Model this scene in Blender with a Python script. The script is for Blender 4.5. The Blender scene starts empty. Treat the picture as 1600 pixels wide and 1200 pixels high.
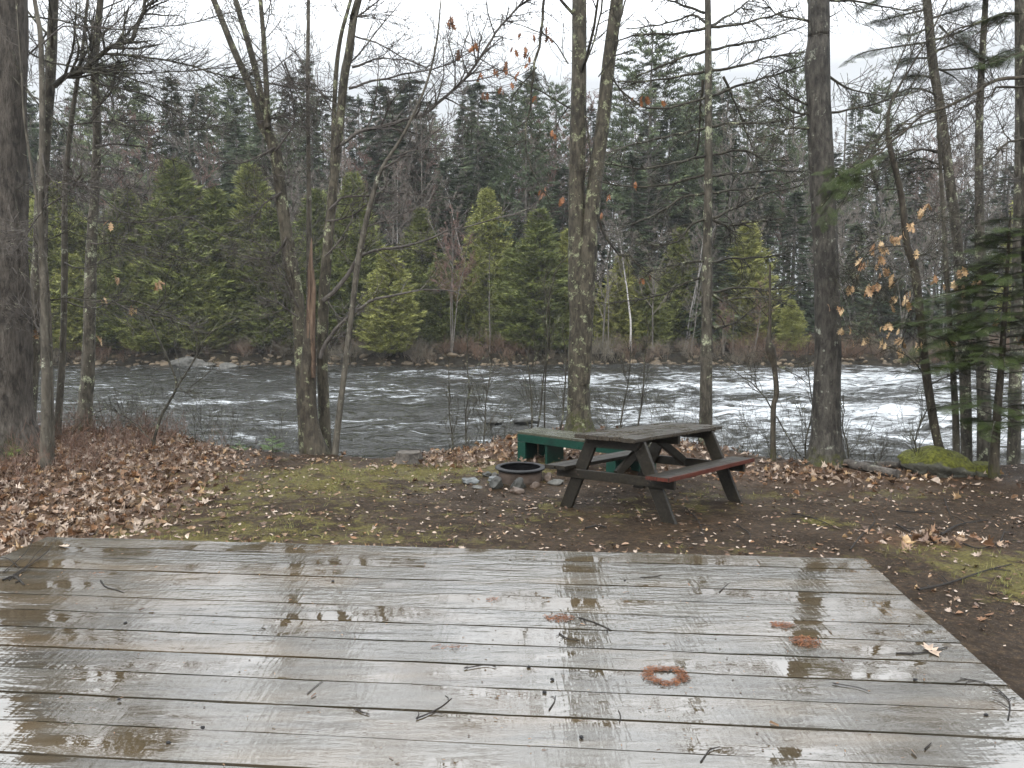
import bpy, math, random
import numpy as np
from mathutils import Vector, Matrix, noise as mn
# ------------------------------------------------------------------ camera, sky, sun, exposure
S = bpy.context.scene
H = 1.85; F = 1208.0; PITCH = math.atan(117 / F)
cd = bpy.data.cameras.new('camera'); cam = bpy.data.objects.new('camera', cd); S.collection.objects.link(cam)
cam.location = (0, 0, H); cam.rotation_euler = (math.pi / 2 - PITCH, 0, 0)
cd.sensor_width = 36; cd.lens = 36 * F / 1600; cd.clip_start = 0.05; cd.clip_end = 2000
S.camera = cam
SUN_EL, SUN_AZ = math.radians(36), math.radians(205)          # veiled sun behind and left of the camera
w = bpy.data.worlds.new('World'); S.world = w; w.use_nodes = True
nt = w.node_tree; nt.nodes.clear()
def wn(t, **k):
    n = nt.nodes.new(t)
    for a, b in k.items(): setattr(n, a, b)
    return n
out = wn('ShaderNodeOutputWorld'); bg = wn('ShaderNodeBackground'); bg.inputs[1].default_value = 0.1
sky = wn('ShaderNodeTexSky', sky_type='NISHITA', sun_disc=False); sky.sun_elevation = SUN_EL; sky.sun_rotation = SUN_AZ
tc = wn('ShaderNodeTexCoord'); sp = wn('ShaderNodeSeparateXYZ'); cr = wn('ShaderNodeMapRange')
nt.links.new(tc.outputs['Generated'], sp.inputs[0]); nt.links.new(sp.outputs[2], cr.inputs[0])
cr.inputs[1].default_value = 0.27; cr.inputs[2].default_value = 0.43; cr.inputs[3].default_value = 7.6; cr.inputs[4].default_value = 33.0
cn = wn('ShaderNodeTexNoise'); cn.inputs['Scale'].default_value = 3.0; cn.inputs['Detail'].default_value = 4
nt.links.new(tc.outputs['Generated'], cn.inputs['Vector'])
cm = wn('ShaderNodeMapRange'); nt.links.new(cn.outputs[0], cm.inputs[0]); cm.inputs[3].default_value = 0.93; cm.inputs[4].default_value = 1.07
mu = wn('ShaderNodeMath', operation='MULTIPLY'); nt.links.new(cr.outputs[0], mu.inputs[0]); nt.links.new(cm.outputs[0], mu.inputs[1])
vm = wn('ShaderNodeVectorMath', operation='SCALE'); vm.inputs[0].default_value = (0.945, 0.98, 1.02); nt.links.new(mu.outputs[0], vm.inputs['Scale'])
mx = wn('ShaderNodeMix', data_type='RGBA'); mx.inputs[0].default_value = 0.94
nt.links.new(sky.outputs[0], mx.inputs[6]); nt.links.new(vm.outputs[0], mx.inputs[7])
nt.links.new(mx.outputs[2], bg.inputs[0]); nt.links.new(bg.outputs[0], out.inputs[0])
sd = bpy.data.lights.new('sun', 'SUN'); sd.energy = 1.5; sd.angle = math.radians(20); sd.color = (1, 0.97, 0.92)
sun = bpy.data.objects.new('sun', sd); S.collection.objects.link(sun)
sun.rotation_euler = (math.pi / 2 - SUN_EL, 0, math.radians(-25))
S.view_settings.view_transform = 'Standard'; S.view_settings.look = 'None'; S.view_settings.exposure = 0.26
S.render.engine = 'CYCLES'
S.cycles.max_bounces = 5; S.cycles.diffuse_bounces = 2; S.cycles.glossy_bounces = 3; S.cycles.transparent_max_bounces = 4; S.cycles.volume_bounces = 0
# ------------------------------------------------------------------ helpers
rng = np.random.default_rng(7); R = random.Random(7)
def W(px, py, Y):
    """point on the sight line of photo pixel (px, py) at distance Y: used to lay out real positions"""
    dz = (600 - py) / F; c, s = math.cos(PITCH), math.sin(PITCH)
    y = c + s * dz; z = -s + c * dz; k = Y / y
    return np.array([(px - 800) / F * k, Y, H + z * k])
def on_plane(px, py, z0):
    a = W(px, py, 1.0); t = (z0 - H) / (a[2] - H); return np.array([a[0] * t, t, z0])
def nz(x, y, z=0.0): return mn.noise(Vector((x, y, z)))
def smooth(a, b, t):
    t = np.clip((t - a) / (b - a), 0, 1); return t * t * (3 - 2 * t)
EDGE_X = [(p - 800) / 110.0 for p in (-400, 0, 130, 300, 450, 600, 700, 800, 900, 1000, 1100, 1200, 1300, 1400, 1600, 2000)]
EDGE_Y = [12, 12.2, 12.6, 11.5, 11.0, 10.7, 11.1, 12.2, 13.4, 13.0, 11.9, 10.7, 10.2, 9.9, 10.4, 11]
def edge_y(x): return np.interp(x, EDGE_X, EDGE_Y)
WATER = -1.42
def gz(x, y):
    """terrain height"""
    z = -0.06 * min(max(y - 5.2, 0), 3.3)
    z += 0.10 * float(smooth(-3.5, -7, x)) * float(smooth(6, 9, y))
    z += 0.035 * nz(x * 0.7, y * 0.7, 3.1) + 0.012 * nz(x * 3, y * 3, 1.3) + 0.006 * nz(x * 9, y * 9)
    e = float(edge_y(x)) + 0.25 * nz(x * 1.3, 5.5)
    if y > e:
        k = min((y - e) / 1.6, 1.0); z -= k ** 0.7 * 1.75 + 0.12 * nz(x * 2, y * 2, 8) * k
    if y > 30:
        sh = 45.2 + 0.9 * nz(x * 0.13, 2.2) + 0.3 * nz(x * 0.6, 7.2)
        if y > sh - 2: z = max(z, -1.9 + 0.55 * float(smooth(sh - 2, sh, y)))
        if y > sh:
            z = -1.4 + 0.55 * float(smooth(sh, sh + 0.9, y)) + 0.055 * min(y - sh, 90) + 0.25 * nz(x * 0.15, y * 0.15, 4) * float(smooth(sh, sh + 4, y))
    return z
class MB:
    def __init__(s): s.v = []; s.f = []; s.n = 0; s.mi = []
    def add(s, v, f, mi=0):
        v = np.asarray(v, float).reshape(-1, 3); f = np.asarray(f, int) + s.n
        s.v.append(v); s.f.append(f); s.mi.append(np.full(len(f), mi)); s.n += len(v)
    def inst(s, tv, tf, mats, pos, mi=0):
        """many transformed copies of a template: mats (N,3,3), pos (N,3)"""
        tv = np.asarray(tv, float); tf = np.asarray(tf, int); N = len(pos)
        v = np.einsum('nij,kj->nki', mats, tv) + pos[:, None, :]
        f = tf[None] + (np.arange(N) * len(tv))[:, None, None]
        s.add(v.reshape(-1, 3), f.reshape(-1, tf.shape[1]), mi)
    def mesh(s, name, mats, smooth_=False):
        me = bpy.data.meshes.new(name)
        if not s.v: return me
        v = np.concatenate(s.v); nf = sum(len(f) for f in s.f)
        sizes = np.concatenate([np.full(len(f), f.shape[1]) for f in s.f]); loops = np.concatenate([f.ravel() for f in s.f])
        me.vertices.add(len(v)); me.vertices.foreach_set('co', v.ravel().astype(np.float32))
        me.loops.add(len(loops)); me.loops.foreach_set('vertex_index', loops.astype(np.int32))
        me.polygons.add(nf)
        me.polygons.foreach_set('loop_start', np.concatenate([[0], np.cumsum(sizes)[:-1]]).astype(np.int32))
        me.polygons.foreach_set('loop_total', sizes.astype(np.int32))
        for m in (mats if isinstance(mats, (list, tuple)) else [mats]): me.materials.append(m)
        me.polygons.foreach_set('material_index', np.concatenate(s.mi).astype(np.int32))
        me.polygons.foreach_set('use_smooth', np.full(nf, smooth_))
        me.update(calc_edges=True); me.validate()
        return me
def link(name, me, parent=None, loc=None):
    o = bpy.data.objects.new(name, me); S.collection.objects.link(o)
    if parent is not None: o.parent = parent
    if loc is not None: o.location = loc
    return o
def tag(o, label, cat, group=None, kind=None):
    o['label'] = label; o['category'] = cat
    if group: o['group'] = group
    if kind: o['kind'] = kind
    return o
def thing(name, label, cat, loc, group=None):
    return tag(link(name, None, None, loc), label, cat, group)
def frames(d):
    """orthonormal frames (N,3,3) with first column along d and a random roll"""
    d = d / (np.linalg.norm(d, axis=1, keepdims=True) + 1e-9)
    r = rng.normal(size=d.shape); a = np.cross(d, r); a /= np.linalg.norm(a, axis=1, keepdims=True) + 1e-9
    return np.stack([d, a, np.cross(d, a)], axis=2)
def frames_up(d, roll=0.4):
    """frames whose third column stays near vertical (flat sprays)"""
    d = d / (np.linalg.norm(d, axis=1, keepdims=True) + 1e-9)
    up = np.tile([0, 0, 1.0], (len(d), 1)) + rng.normal(size=d.shape) * roll
    a = np.cross(up, d); a /= np.linalg.norm(a, axis=1, keepdims=True) + 1e-9
    return np.stack([d, a, np.cross(d, a)], axis=2)
def tube(b, pts, rad, k=6, mi=0, bark=0.0, flare=0.0, cap=False):
    pts = np.asarray(pts, float); n = len(pts); rad = np.broadcast_to(np.asarray(rad, float), (n,))
    t = np.gradient(pts, axis=0); t /= np.linalg.norm(t, axis=1, keepdims=True) + 1e-9
    ref = np.array([1.0, 0, 0]) if abs(t[0][0]) < 0.8 else np.array([0, 0, 1.0])
    a = np.cross(t, ref); a /= np.linalg.norm(a, axis=1, keepdims=True) + 1e-9; c = np.cross(t, a)
    th = np.arange(k) * 2 * math.pi / k; rr = np.repeat(rad[:, None], k, axis=1)
    if bark:
        s = R.random() * 50
        for i in range(n):
            for j in range(k):
                x, y = math.cos(th[j]), math.sin(th[j])
                q = 1 + bark * (nz(x * 2.2 + s, y * 2.2, pts[i][2] * 0.9) * 1.0 + 0.6 * nz(x * 6 + s, y * 6, pts[i][2] * 4)) 
                if flare:
                    hh = pts[i][2] - pts[0][2]
                    q += flare * math.exp(-max(hh, 0) / 0.16) * (0.75 + 0.9 * max(0, nz(x * 1.7 + s, y * 1.7, 9)))
                rr[i, j] *= q
    v = pts[:, None] + rr[..., None] * (np.cos(th)[None, :, None] * a[:, None] + np.sin(th)[None, :, None] * c[:, None])
    i = np.arange(n - 1)[:, None] * k; j = np.arange(k)[None]; j2 = (j + 1) % k
    f = np.stack([i + j, i + j2, i + k + j2, i + k + j], axis=2).reshape(-1, 4)
    b.add(v.reshape(-1, 3), f, mi)
    if cap:
        b.add(np.vstack([v[-1], pts[-1] + t[-1] * rad[-1] * 0.1]), [[j_, (j_ + 1) % k, k] for j_ in range(k)], mi)
def spline(P, step):
    P = np.asarray(P, float)
    if len(P) < 3:
        n = max(2, int(np.linalg.norm(P[-1] - P[0]) / step)); return P[0] + (P[-1] - P[0]) * np.linspace(0, 1, n)[:, None]
    Q = np.vstack([2 * P[0] - P[1], P, 2 * P[-1] - P[-2]]); o = []
    for i in range(1, len(Q) - 2):
        n = max(1, int(np.linalg.norm(Q[i + 1, :3] - Q[i, :3]) / step)); t = (np.arange(n) / n)[:, None]
        p0, p1, p2, p3 = Q[i - 1], Q[i], Q[i + 1], Q[i + 2]
        o.append(0.5 * (2 * p1 + (p2 - p0) * t + (2 * p0 - 5 * p1 + 4 * p2 - p3) * t ** 2 + (3 * p1 - p0 - 3 * p2 + p3) * t ** 3))
    o.append(P[-1:]); return np.vstack(o)
def vrand(): return np.array([R.gauss(0, 1), R.gauss(0, 1), R.gauss(0, 1)])
def unit(v): return v / (np.linalg.norm(v) + 1e-9)
def grow(b, p, d, L, r, lvl, up=0.05, wander=0.18, kids=(4, 4, 3), ang=0.9, minr=0.002, tips=None, flat=0.0):
    n = 6 if lvl > 1 else 4; pts = [p]; d = unit(d); dirs = [d]
    for i in range(n):
        q = vrand(); q[2] *= 1 - flat
        d = unit(d + q * wander * 0.6 + np.array([0, 0, up])); pts.append(pts[-1] + d * L / n); dirs.append(d)
    rad = np.linspace(r, max(r * 0.35, minr), n + 1)
    tube(b, pts, rad, 5 if r > 0.02 else 3)
    if lvl <= 0:
        if tips is not None: tips.append((pts[-1], d))
        return
    nk = kids[min(lvl, len(kids)) - 1]
    for _ in range(nk):
        t = 0.15 + 0.85 * R.random(); i = min(int(t * n), n - 1); pp = pts[i] + (pts[i + 1] - pts[i]) * (t * n - i)
        q = vrand(); q[2] *= 1 - flat; q = unit(q - np.dot(q, dirs[i]) * dirs[i]); a = ang * (0.6 + 0.6 * R.random())
        grow(b, pp, dirs[i] * math.cos(a) + q * math.sin(a), L * (0.3 + 0.35 * R.random()) * (1.15 - 0.5 * t), max(rad[i] * 0.55, minr), lvl - 1, up, wander, kids, ang, minr, tips, flat)
# ------------------------------------------------------------------ materials
class NT:
    def __init__(s, name):
        s.m = bpy.data.materials.new(name); s.m.use_nodes = True; s.t = s.m.node_tree; s.b = s.t.nodes['Principled BSDF']
        s.tc = s.n('ShaderNodeTexCoord')
    def n(s, t, **k):
        n = s.t.nodes.new(t)
        for a, b in k.items(): setattr(n, a, b)
        return n
    def l(s, a, b): s.t.links.new(a, b)
    def vec(s, scale=(1, 1, 1), rot=(0, 0, 0), src='Object'):
        m = s.n('ShaderNodeMapping'); m.inputs['Scale'].default_value = scale; m.inputs['Rotation'].default_value = rot
        s.l(s.tc.outputs[src], m.inputs[0]); return m.outputs[0]
    def noise(s, scale, detail=4, rough=0.55, v=None, dist=0.0):
        n = s.n('ShaderNodeTexNoise'); n.inputs['Scale'].default_value = scale; n.inputs['Detail'].default_value = detail
        n.inputs['Roughness'].default_value = rough; n.inputs['Distortion'].default_value = dist
        s.l(v if v is not None else s.tc.outputs['Object'], n.inputs['Vector']); return n.outputs[0]
    def voro(s, scale, v=None, feature='F1'):
        n = s.n('ShaderNodeTexVoronoi', feature=feature); n.inputs['Scale'].default_value = scale
        s.l(v if v is not None else s.tc.outputs['Object'], n.inputs['Vector']); return n.outputs[0]
    def ramp(s, f, stops):
        r = s.n('ShaderNodeValToRGB'); e = r.color_ramp.elements
        while len(e) < len(stops): e.new(0.5)
        for q, (p, c) in zip(e, stops): q.position = p; q.color = (*c, 1) if len(c) == 3 else c
        s.l(f, r.inputs[0]); return r.outputs[0]
    def rng(s, f, a, b, c=0.0, d=1.0, smooth_=False):
        r = s.n('ShaderNodeMapRange'); 
        if smooth_: r.interpolation_type = 'SMOOTHSTEP'
        for i, x in enumerate((a, b, c, d)): r.inputs[i + 1].default_value = x
        s.l(f, r.inputs[0]); return r.outputs[0]
    def mix(s, f, a, b, mode='MIX'):
        m = s.n('ShaderNodeMix', data_type='RGBA', blend_type=mode)
        for i, x in ((0, f), (6, a), (7, b)):
            if isinstance(x, (int, float)): m.inputs[i].default_value = x
            elif isinstance(x, tuple): m.inputs[i].default_value = (*x, 1)
            else: s.l(x, m.inputs[i])
        return m.outputs[2]
    def math(s, op, a, b=0.0, c=None):
        m = s.n('ShaderNodeMath', operation=op)
        for i, x in enumerate((a, b) if c is None else (a, b, c)):
            if isinstance(x, (int, float)): m.inputs[i].default_value = x
            else: s.l(x, m.inputs[i])
        return m.outputs[0]
    def bump(s, h, strength, dist, prev=None):
        b = s.n('ShaderNodeBump'); b.inputs['Distance'].default_value = dist
        if isinstance(strength, (int, float)): b.inputs['Strength'].default_value = strength
        else: s.l(strength, b.inputs['Strength'])
        s.l(h, b.inputs['Height'])
        if prev is not None: s.l(prev, b.inputs['Normal'])
        return b.outputs[0]
    def set(s, **k):
        for a, x in k.items():
            i = s.b.inputs[{'color': 'Base Color', 'rough': 'Roughness', 'normal': 'Normal', 'ior': 'IOR', 'metal': 'Metallic', 'spec': 'Specular IOR Level'}[a]]
            if isinstance(x, (int, float)): i.default_value = x
            elif isinstance(x, tuple): i.default_value = (*x, 1)
            else: s.l(x, i)
        return s.m
    def island(s): return s.n('ShaderNodeNewGeometry').outputs['Random Per Island']
    def objrand(s): return s.n('ShaderNodeObjectInfo').outputs['Random']
def bark(name, dark, light, lichen=None, lich_amt=0.6, moss=None, rid=1.0, vs=0.25, moss_top=0.35, rough=0.75):
    m = NT(name); v = m.vec((1, 1, vs))
    n1 = m.noise(22, 6, 0.65, v); n2 = m.noise(3.0, 4, 0.6); fine = m.noise(90, 3, 0.6, v)
    c = m.ramp(n1, [(0.32, dark), (0.68, light)])
    c = m.mix(m.rng(n2, 0.3, 0.7, 0, 0.55), c, tuple(x * 0.55 for x in dark))
    if lichen:
        bl = m.noise(6.5, 6, 0.7); k = m.rng(bl, lich_amt, lich_amt + 0.05)
        k2 = m.rng(m.noise(38, 4, 0.6), 0.38, 0.55); k = m.math('MULTIPLY', k, k2)
        c = m.mix(k, c, lichen)
        spots = m.rng(m.voro(9.0), 0.16, 0.11, 0, 0.75); k3 = m.math('MULTIPLY', spots, m.rng(m.noise(2.2, 2), 0.48, 0.6)); c = m.mix(k3, c, tuple(x * 0.9 for x in lichen))
    if moss:
        sx = m.n('ShaderNodeSeparateXYZ'); m.l(m.tc.outputs['Object'], sx.inputs[0])
        hgt = m.math('ADD', sx.outputs[2], m.math('MULTIPLY', m.noise(5, 4), -0.9)); k = m.math('MULTIPLY', m.rng(hgt, moss_top - 0.50, moss_top - 0.68), m.rng(m.noise(17, 5, 0.75), 0.42, 0.56))
        c = m.mix(k, c, m.ramp(m.noise(60, 3), [(0.3, tuple(x * 0.45 for x in moss)), (0.7, moss)]))
    c = m.mix(m.rng(m.noise(7.5, 5, 0.7, m.vec((1, 1, 0.5))), 0.53, 0.60, 0, 0.65), c, tuple(x * 0.5 for x in dark))
    h = m.math('ADD', n1, m.math('MULTIPLY', fine, 0.5))
    return m.set(color=c, rough=rough, spec=0.3, normal=m.bump(h, 0.8 * rid, 0.02))
MAT = {}
MAT['bark_grey'] = bark('grey_bark', (0.026, 0.022, 0.015), (0.15, 0.134, 0.105), (0.34, 0.36, 0.24), 0.56, (0.07, 0.075, 0.015))
MAT['bark_maple'] = bark('maple_bark', (0.025, 0.021, 0.014), (0.135, 0.118, 0.085), (0.27, 0.29, 0.17), 0.55, (0.06, 0.065, 0.012), moss_top=0.5)
MAT['bark_pine'] = bark('furrowed_bark', (0.028, 0.023, 0.018), (0.15, 0.13, 0.108), None, moss=(0.05, 0.05, 0.015), rid=1.8, vs=0.22)
MAT['bark_brown'] = bark('brown_bark', (0.028, 0.022, 0.016), (0.10, 0.085, 0.06), (0.26, 0.27, 0.16), 0.6, (0.06, 0.06, 0.012))
MAT['bark_smooth'] = bark('smooth_bark', (0.045, 0.039, 0.029), (0.15, 0.134, 0.105), (0.32, 0.33, 0.25), 0.6, rid=0.4)
MAT['log'] = bark('log_bark', (0.04, 0.034, 0.028), (0.16, 0.14, 0.12), (0.26, 0.26, 0.2), 0.6, vs=1.0)
MAT['twig'] = bark('twig_bark', (0.016, 0.013, 0.010), (0.085, 0.078, 0.055), (0.24, 0.25, 0.16), 0.57, rid=0.3)
MAT['twig_grey'] = bark('grey_twig_bark', (0.045, 0.038, 0.033), (0.13, 0.115, 0.10), (0.25, 0.25, 0.18), 0.6, rid=0.3)
MAT['snag'] = bark('split_snag_wood', (0.045, 0.027, 0.017), (0.21, 0.145, 0.10), rid=1.2, vs=0.08)
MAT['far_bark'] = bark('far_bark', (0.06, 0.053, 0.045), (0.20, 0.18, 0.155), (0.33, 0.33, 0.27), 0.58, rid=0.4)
MAT['birch'] = bark('birch_bark', (0.30, 0.28, 0.26), (0.55, 0.53, 0.50), rid=0.2, vs=3.0)
MAT['red_twig'] = bark('reddish_twigs', (0.11, 0.065, 0.052), (0.26, 0.16, 0.13), rid=0.1)
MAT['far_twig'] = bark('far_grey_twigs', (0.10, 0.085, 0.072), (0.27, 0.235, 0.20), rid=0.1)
def foliage(name, cols, rough=0.6, clump=0.6, objvar=0.25):
    m = NT(name); c = m.ramp(m.island(), [(i / max(len(cols) - 1, 1), x) for i, x in enumerate(cols)])
    n = m.noise(clump, 3); c = m.mix(m.rng(n, 0.35, 0.65, 0.0, 0.55), c, tuple(x * 0.5 for x in cols[0]), 'MIX')
    hs = m.n('ShaderNodeHueSaturation'); m.l(c, hs.inputs['Color'])
    m.l(m.rng(m.objrand(), 0, 1, 1 - objvar, 1 + objvar), hs.inputs['Value']); m.l(m.rng(m.objrand(), 0, 1, 0.515, 0.485), hs.inputs['Hue'])
    mt = m.set(color=hs.outputs[0], rough=rough, spec=0.15); return mt
MAT['cedar'] = foliage('cedar_foliage', [(0.10, 0.118, 0.034), (0.23, 0.25, 0.075), (0.38, 0.385, 0.13)], clump=0.9, objvar=0.3)
MAT['spruce'] = foliage('spruce_foliage', [(0.028, 0.042, 0.022), (0.060, 0.082, 0.042), (0.10, 0.12, 0.06)])
MAT['pine'] = foliage('pine_foliage', [(0.05, 0.07, 0.036), (0.10, 0.128, 0.064), (0.16, 0.185, 0.09)])
MAT['fir'] = foliage('fir_foliage', [(0.018, 0.030, 0.008), (0.042, 0.062, 0.014), (0.08, 0.10, 0.026)], clump=4)
MAT['young_fir'] = foliage('young_fir_foliage', [(0.05, 0.09, 0.015), (0.09, 0.15, 0.025), (0.15, 0.22, 0.04)], clump=6)
def leafmat(name, cols, rough=0.4):
    m = NT(name); n = len(cols); c = m.ramp(m.island(), [(i / (n - 1), x) for i, x in enumerate(cols)])
    c = m.mix(m.rng(m.noise(30, 3), 0.4, 0.65, 0, 0.45), c, (0.05, 0.03, 0.018)); return m.set(color=c, rough=rough, spec=0.25)
MAT['litter'] = leafmat('fallen_leaf', [(0.045, 0.028, 0.02), (0.12, 0.065, 0.035), (0.04, 0.025, 0.018), (0.30, 0.20, 0.12), (0.08, 0.05, 0.035), (0.22, 0.11, 0.05), (0.38, 0.30, 0.23), (0.19, 0.14, 0.11), (0.50, 0.41, 0.33), (0.11, 0.06, 0.04), (0.40, 0.27, 0.14)], 0.35)
MAT['hanging'] = leafmat('tan_leaf', [(0.44, 0.29, 0.15), (0.62, 0.46, 0.27), (0.34, 0.19, 0.10), (0.52, 0.37, 0.20)], 0.55)
MAT['rusty'] = leafmat('rusty_leaf', [(0.20, 0.08, 0.03), (0.32, 0.13, 0.05), (0.12, 0.06, 0.035)], 0.5)
MAT['grass'] = leafmat('grass_blade', [(0.10, 0.12, 0.03), (0.20, 0.20, 0.06), (0.30, 0.27, 0.11), (0.09, 0.13, 0.025)], 0.5)
MAT['debris'] = leafmat('needle_debris', [(0.035, 0.02, 0.012), (0.10, 0.05, 0.025), (0.18, 0.11, 0.06), (0.06, 0.035, 0.02)], 0.6)
MAT['needle_pile'] = leafmat('fallen_needles', [(0.13, 0.042, 0.014), (0.26, 0.095, 0.034), (0.05, 0.02, 0.01), (0.18, 0.06, 0.02)], 0.5)
def mat_deck():
    m = NT('wet_weathered_boards'); isl = m.island()
    off = m.n('ShaderNodeVectorMath', operation='SCALE'); off.inputs[0].default_value = (7.3, 3.1, 11.7); m.l(isl, off.inputs['Scale'])
    ad = m.n('ShaderNodeVectorMath', operation='ADD'); m.l(m.tc.outputs['Object'], ad.inputs[0]); m.l(off.outputs[0], ad.inputs[1])
    def mp(sc, rot=(0, 0, 0), src=None):
        q = m.n('ShaderNodeMapping'); q.inputs['Scale'].default_value = sc; q.inputs['Rotation'].default_value = rot
        m.l(ad.outputs[0] if src is None else src, q.inputs[0]); return q.outputs[0]
    grain = m.noise(11, 7, 0.7, mp((0.16, 3.2, 1)), dist=0.7); broad = m.noise(1.5, 4, 0.6, mp((0.45, 1.5, 1)))
    saw = m.noise(22, 1, 0.5, mp((2.4, 0.3, 1), (0, 0, math.radians(58))))
    c = m.ramp(grain, [(0.25, (0.016, 0.0135, 0.009)), (0.5, (0.043, 0.038, 0.029)), (0.75, (0.098, 0.089, 0.072))])
    c = m.mix(m.rng(isl, 0, 1, 0.0, 0.35), c, (0.085, 0.074, 0.055))
    c = m.mix(m.rng(broad, 0.5, 0.7, 0, 0.55), c, (0.13, 0.088, 0.045))
    c = m.mix(m.rng(m.noise(5, 5, 0.7, mp((0.5, 1.4, 1))), 0.58, 0.72, 0, 0.7), c, (0.055, 0.052, 0.048))
    pud = m.noise(2.1, 5, 0.62, mp((0.55, 1.7, 1)), dist=0.4)
    kn = m.voro(2.3, mp((0.35, 2.4, 1))); c = m.mix(m.rng(kn, 0.075, 0.03, 0, 0.8), c, (0.02, 0.014, 0.009)); pm = m.rng(pud, 0.46, 0.62, smooth_=True)                # where a film of water stands
    c = m.mix(m.math('MULTIPLY', pm, 0.6), c, (0.050, 0.034, 0.016))
    damp = m.rng(m.noise(1.1, 3, 0.5, mp((0.5, 1.0, 1))), 0.35, 0.65)
    rough = m.math('ADD', m.math('MULTIPLY', m.math('SUBTRACT', 1.0, pm), m.math('ADD', 0.085, m.math('MULTIPLY', damp, 0.10))), 0.012)
    st = m.math('SUBTRACT', 1.0, m.math('MULTIPLY', pm, 0.93))
    h = m.math('ADD', m.math('MULTIPLY', m.noise(9, 3, 0.55, mp((0.35, 2.2, 1)), dist=0.6), 1.6), m.math('ADD', m.math('MULTIPLY', saw, 0.55), m.math('MULTIPLY', m.noise(30, 2, 0.6, mp((0.6, 1.3, 1))), 0.7)))
    n = m.bump(h, m.math('MULTIPLY', st, 0.5), 0.0034)
    return m.set(color=c, rough=rough, normal=n, ior=1.88, spec=0.7)
MAT['deck'] = mat_deck()
def mat_wood(name, cols, rough=(0.3, 0.6), axis=(0.25, 4, 4), bump=0.5, ior=1.5, spec=0.3):
    m = NT(name); g = m.noise(9, 6, 0.65, m.vec(axis), dist=0.4); c = m.ramp(g, [(0.25, cols[0]), (0.5, cols[1]), (0.78, cols[2])])
    c = m.mix(m.rng(m.island(), 0, 1, 0, 0.35), c, cols[0]); p = m.noise(4, 5, 0.65)
    c = m.mix(m.rng(p, 0.5, 0.68, 0, 0.5), c, tuple(x * 0.6 for x in cols[0]))
    return m.set(color=c, rough=m.rng(p, 0.3, 0.7, *rough), normal=m.bump(g, bump, 0.006), ior=ior, spec=spec)
MAT['table'] = mat_wood('dark_wet_table_wood', [(0.006, 0.005, 0.0035), (0.018, 0.015, 0.0105), (0.046, 0.038, 0.026)])
MAT['table_top'] = mat_wood('wet_tabletop_boards', [(0.010, 0.008, 0.0055), (0.030, 0.023, 0.015), (0.085, 0.070, 0.050)], (0.14, 0.42), ior=1.6, spec=0.55)
MAT['seat_red'] = mat_wood('worn_red_paint', [(0.022, 0.009, 0.006), (0.085, 0.020, 0.013), (0.13, 0.045, 0.030)], (0.25, 0.5))
MAT['green_paint'] = mat_wood('green_paint', [(0.004, 0.020, 0.014), (0.006, 0.040, 0.028), (0.010, 0.056, 0.040)], (0.25, 0.5), bump=0.15)
MAT['green_top'] = mat_wood('worn_green_bench_top', [(0.03, 0.034, 0.025), (0.07, 0.07, 0.05), (0.13, 0.12, 0.09)], (0.12, 0.35), ior=1.6, spec=0.55)
def mat_simple(name, c1, c2, scale=8, rough=0.7, bump=0.5, dist=0.01, metal=0.0, moss=None, moss_lo=0.5):
    m = NT(name); n = m.noise(scale, 6, 0.65); c = m.ramp(n, [(0.3, c1), (0.7, c2)])
    if moss:
        g = m.n('ShaderNodeNewGeometry'); sx = m.n('ShaderNodeSeparateXYZ'); m.l(g.outputs['Normal'], sx.inputs[0])
        k = m.rng(m.math('ADD', m.math('MULTIPLY', sx.outputs[2], 0.5), m.noise(3.2, 5)), moss_lo, moss_lo + 0.12)
        c = m.mix(k, c, m.ramp(m.noise(26, 4), [(0.35, tuple(x * 0.3 for x in moss)), (0.65, moss)]))
    return m.set(color=c, rough=rough, metal=metal, spec=0.28, normal=m.bump(m.math('ADD', n, m.math('MULTIPLY', m.noise(scale * 5, 4), 0.4)), bump, dist))
MAT['rock'] = mat_simple('grey_rock', (0.025, 0.025, 0.022), (0.13, 0.125, 0.112), 4, 0.6, 0.8, 0.03)
MAT['rock_dark'] = mat_simple('dark_wet_rock', (0.012, 0.013, 0.012), (0.055, 0.054, 0.047), 6, 0.45)
MAT['rock_tan'] = mat_simple('tan_shore_rock', (0.035, 0.028, 0.02), (0.17, 0.13, 0.085), 1.2, 0.7)
MAT['rock_pink'] = mat_simple('pinkish_rock', (0.035, 0.026, 0.020), (0.12, 0.088, 0.068), 7, 0.5)
MAT['rock_slate'] = mat_simple('slate_blue_rock', (0.035, 0.038, 0.037), (0.12, 0.126, 0.125), 9, 0.3)
MAT['boulder_moss'] = mat_simple('mossy_boulder', (0.05, 0.05, 0.04), (0.12, 0.115, 0.09), 5, 0.8, moss=(0.105, 0.11, 0.014), moss_lo=0.50, bump=1.0, dist=0.05)
MAT['rust'] = mat_simple('sooty_rusted_steel', (0.022, 0.015, 0.011), (0.075, 0.054, 0.041), 7, 0.85, 0.3, 0.004)
MAT['iron'] = mat_simple('black_iron', (0.004, 0.004, 0.0045), (0.012, 0.012, 0.013), 12, 0.55, 0.2, 0.003)
MAT['ash'] = mat_simple('black_ash', (0.008, 0.008, 0.008), (0.03, 0.028, 0.026), 20, 0.95)
MAT['cutwood'] = mat_simple('old_cut_wood', (0.025, 0.02, 0.016), (0.10, 0.085, 0.066), 14, 0.7)
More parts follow.
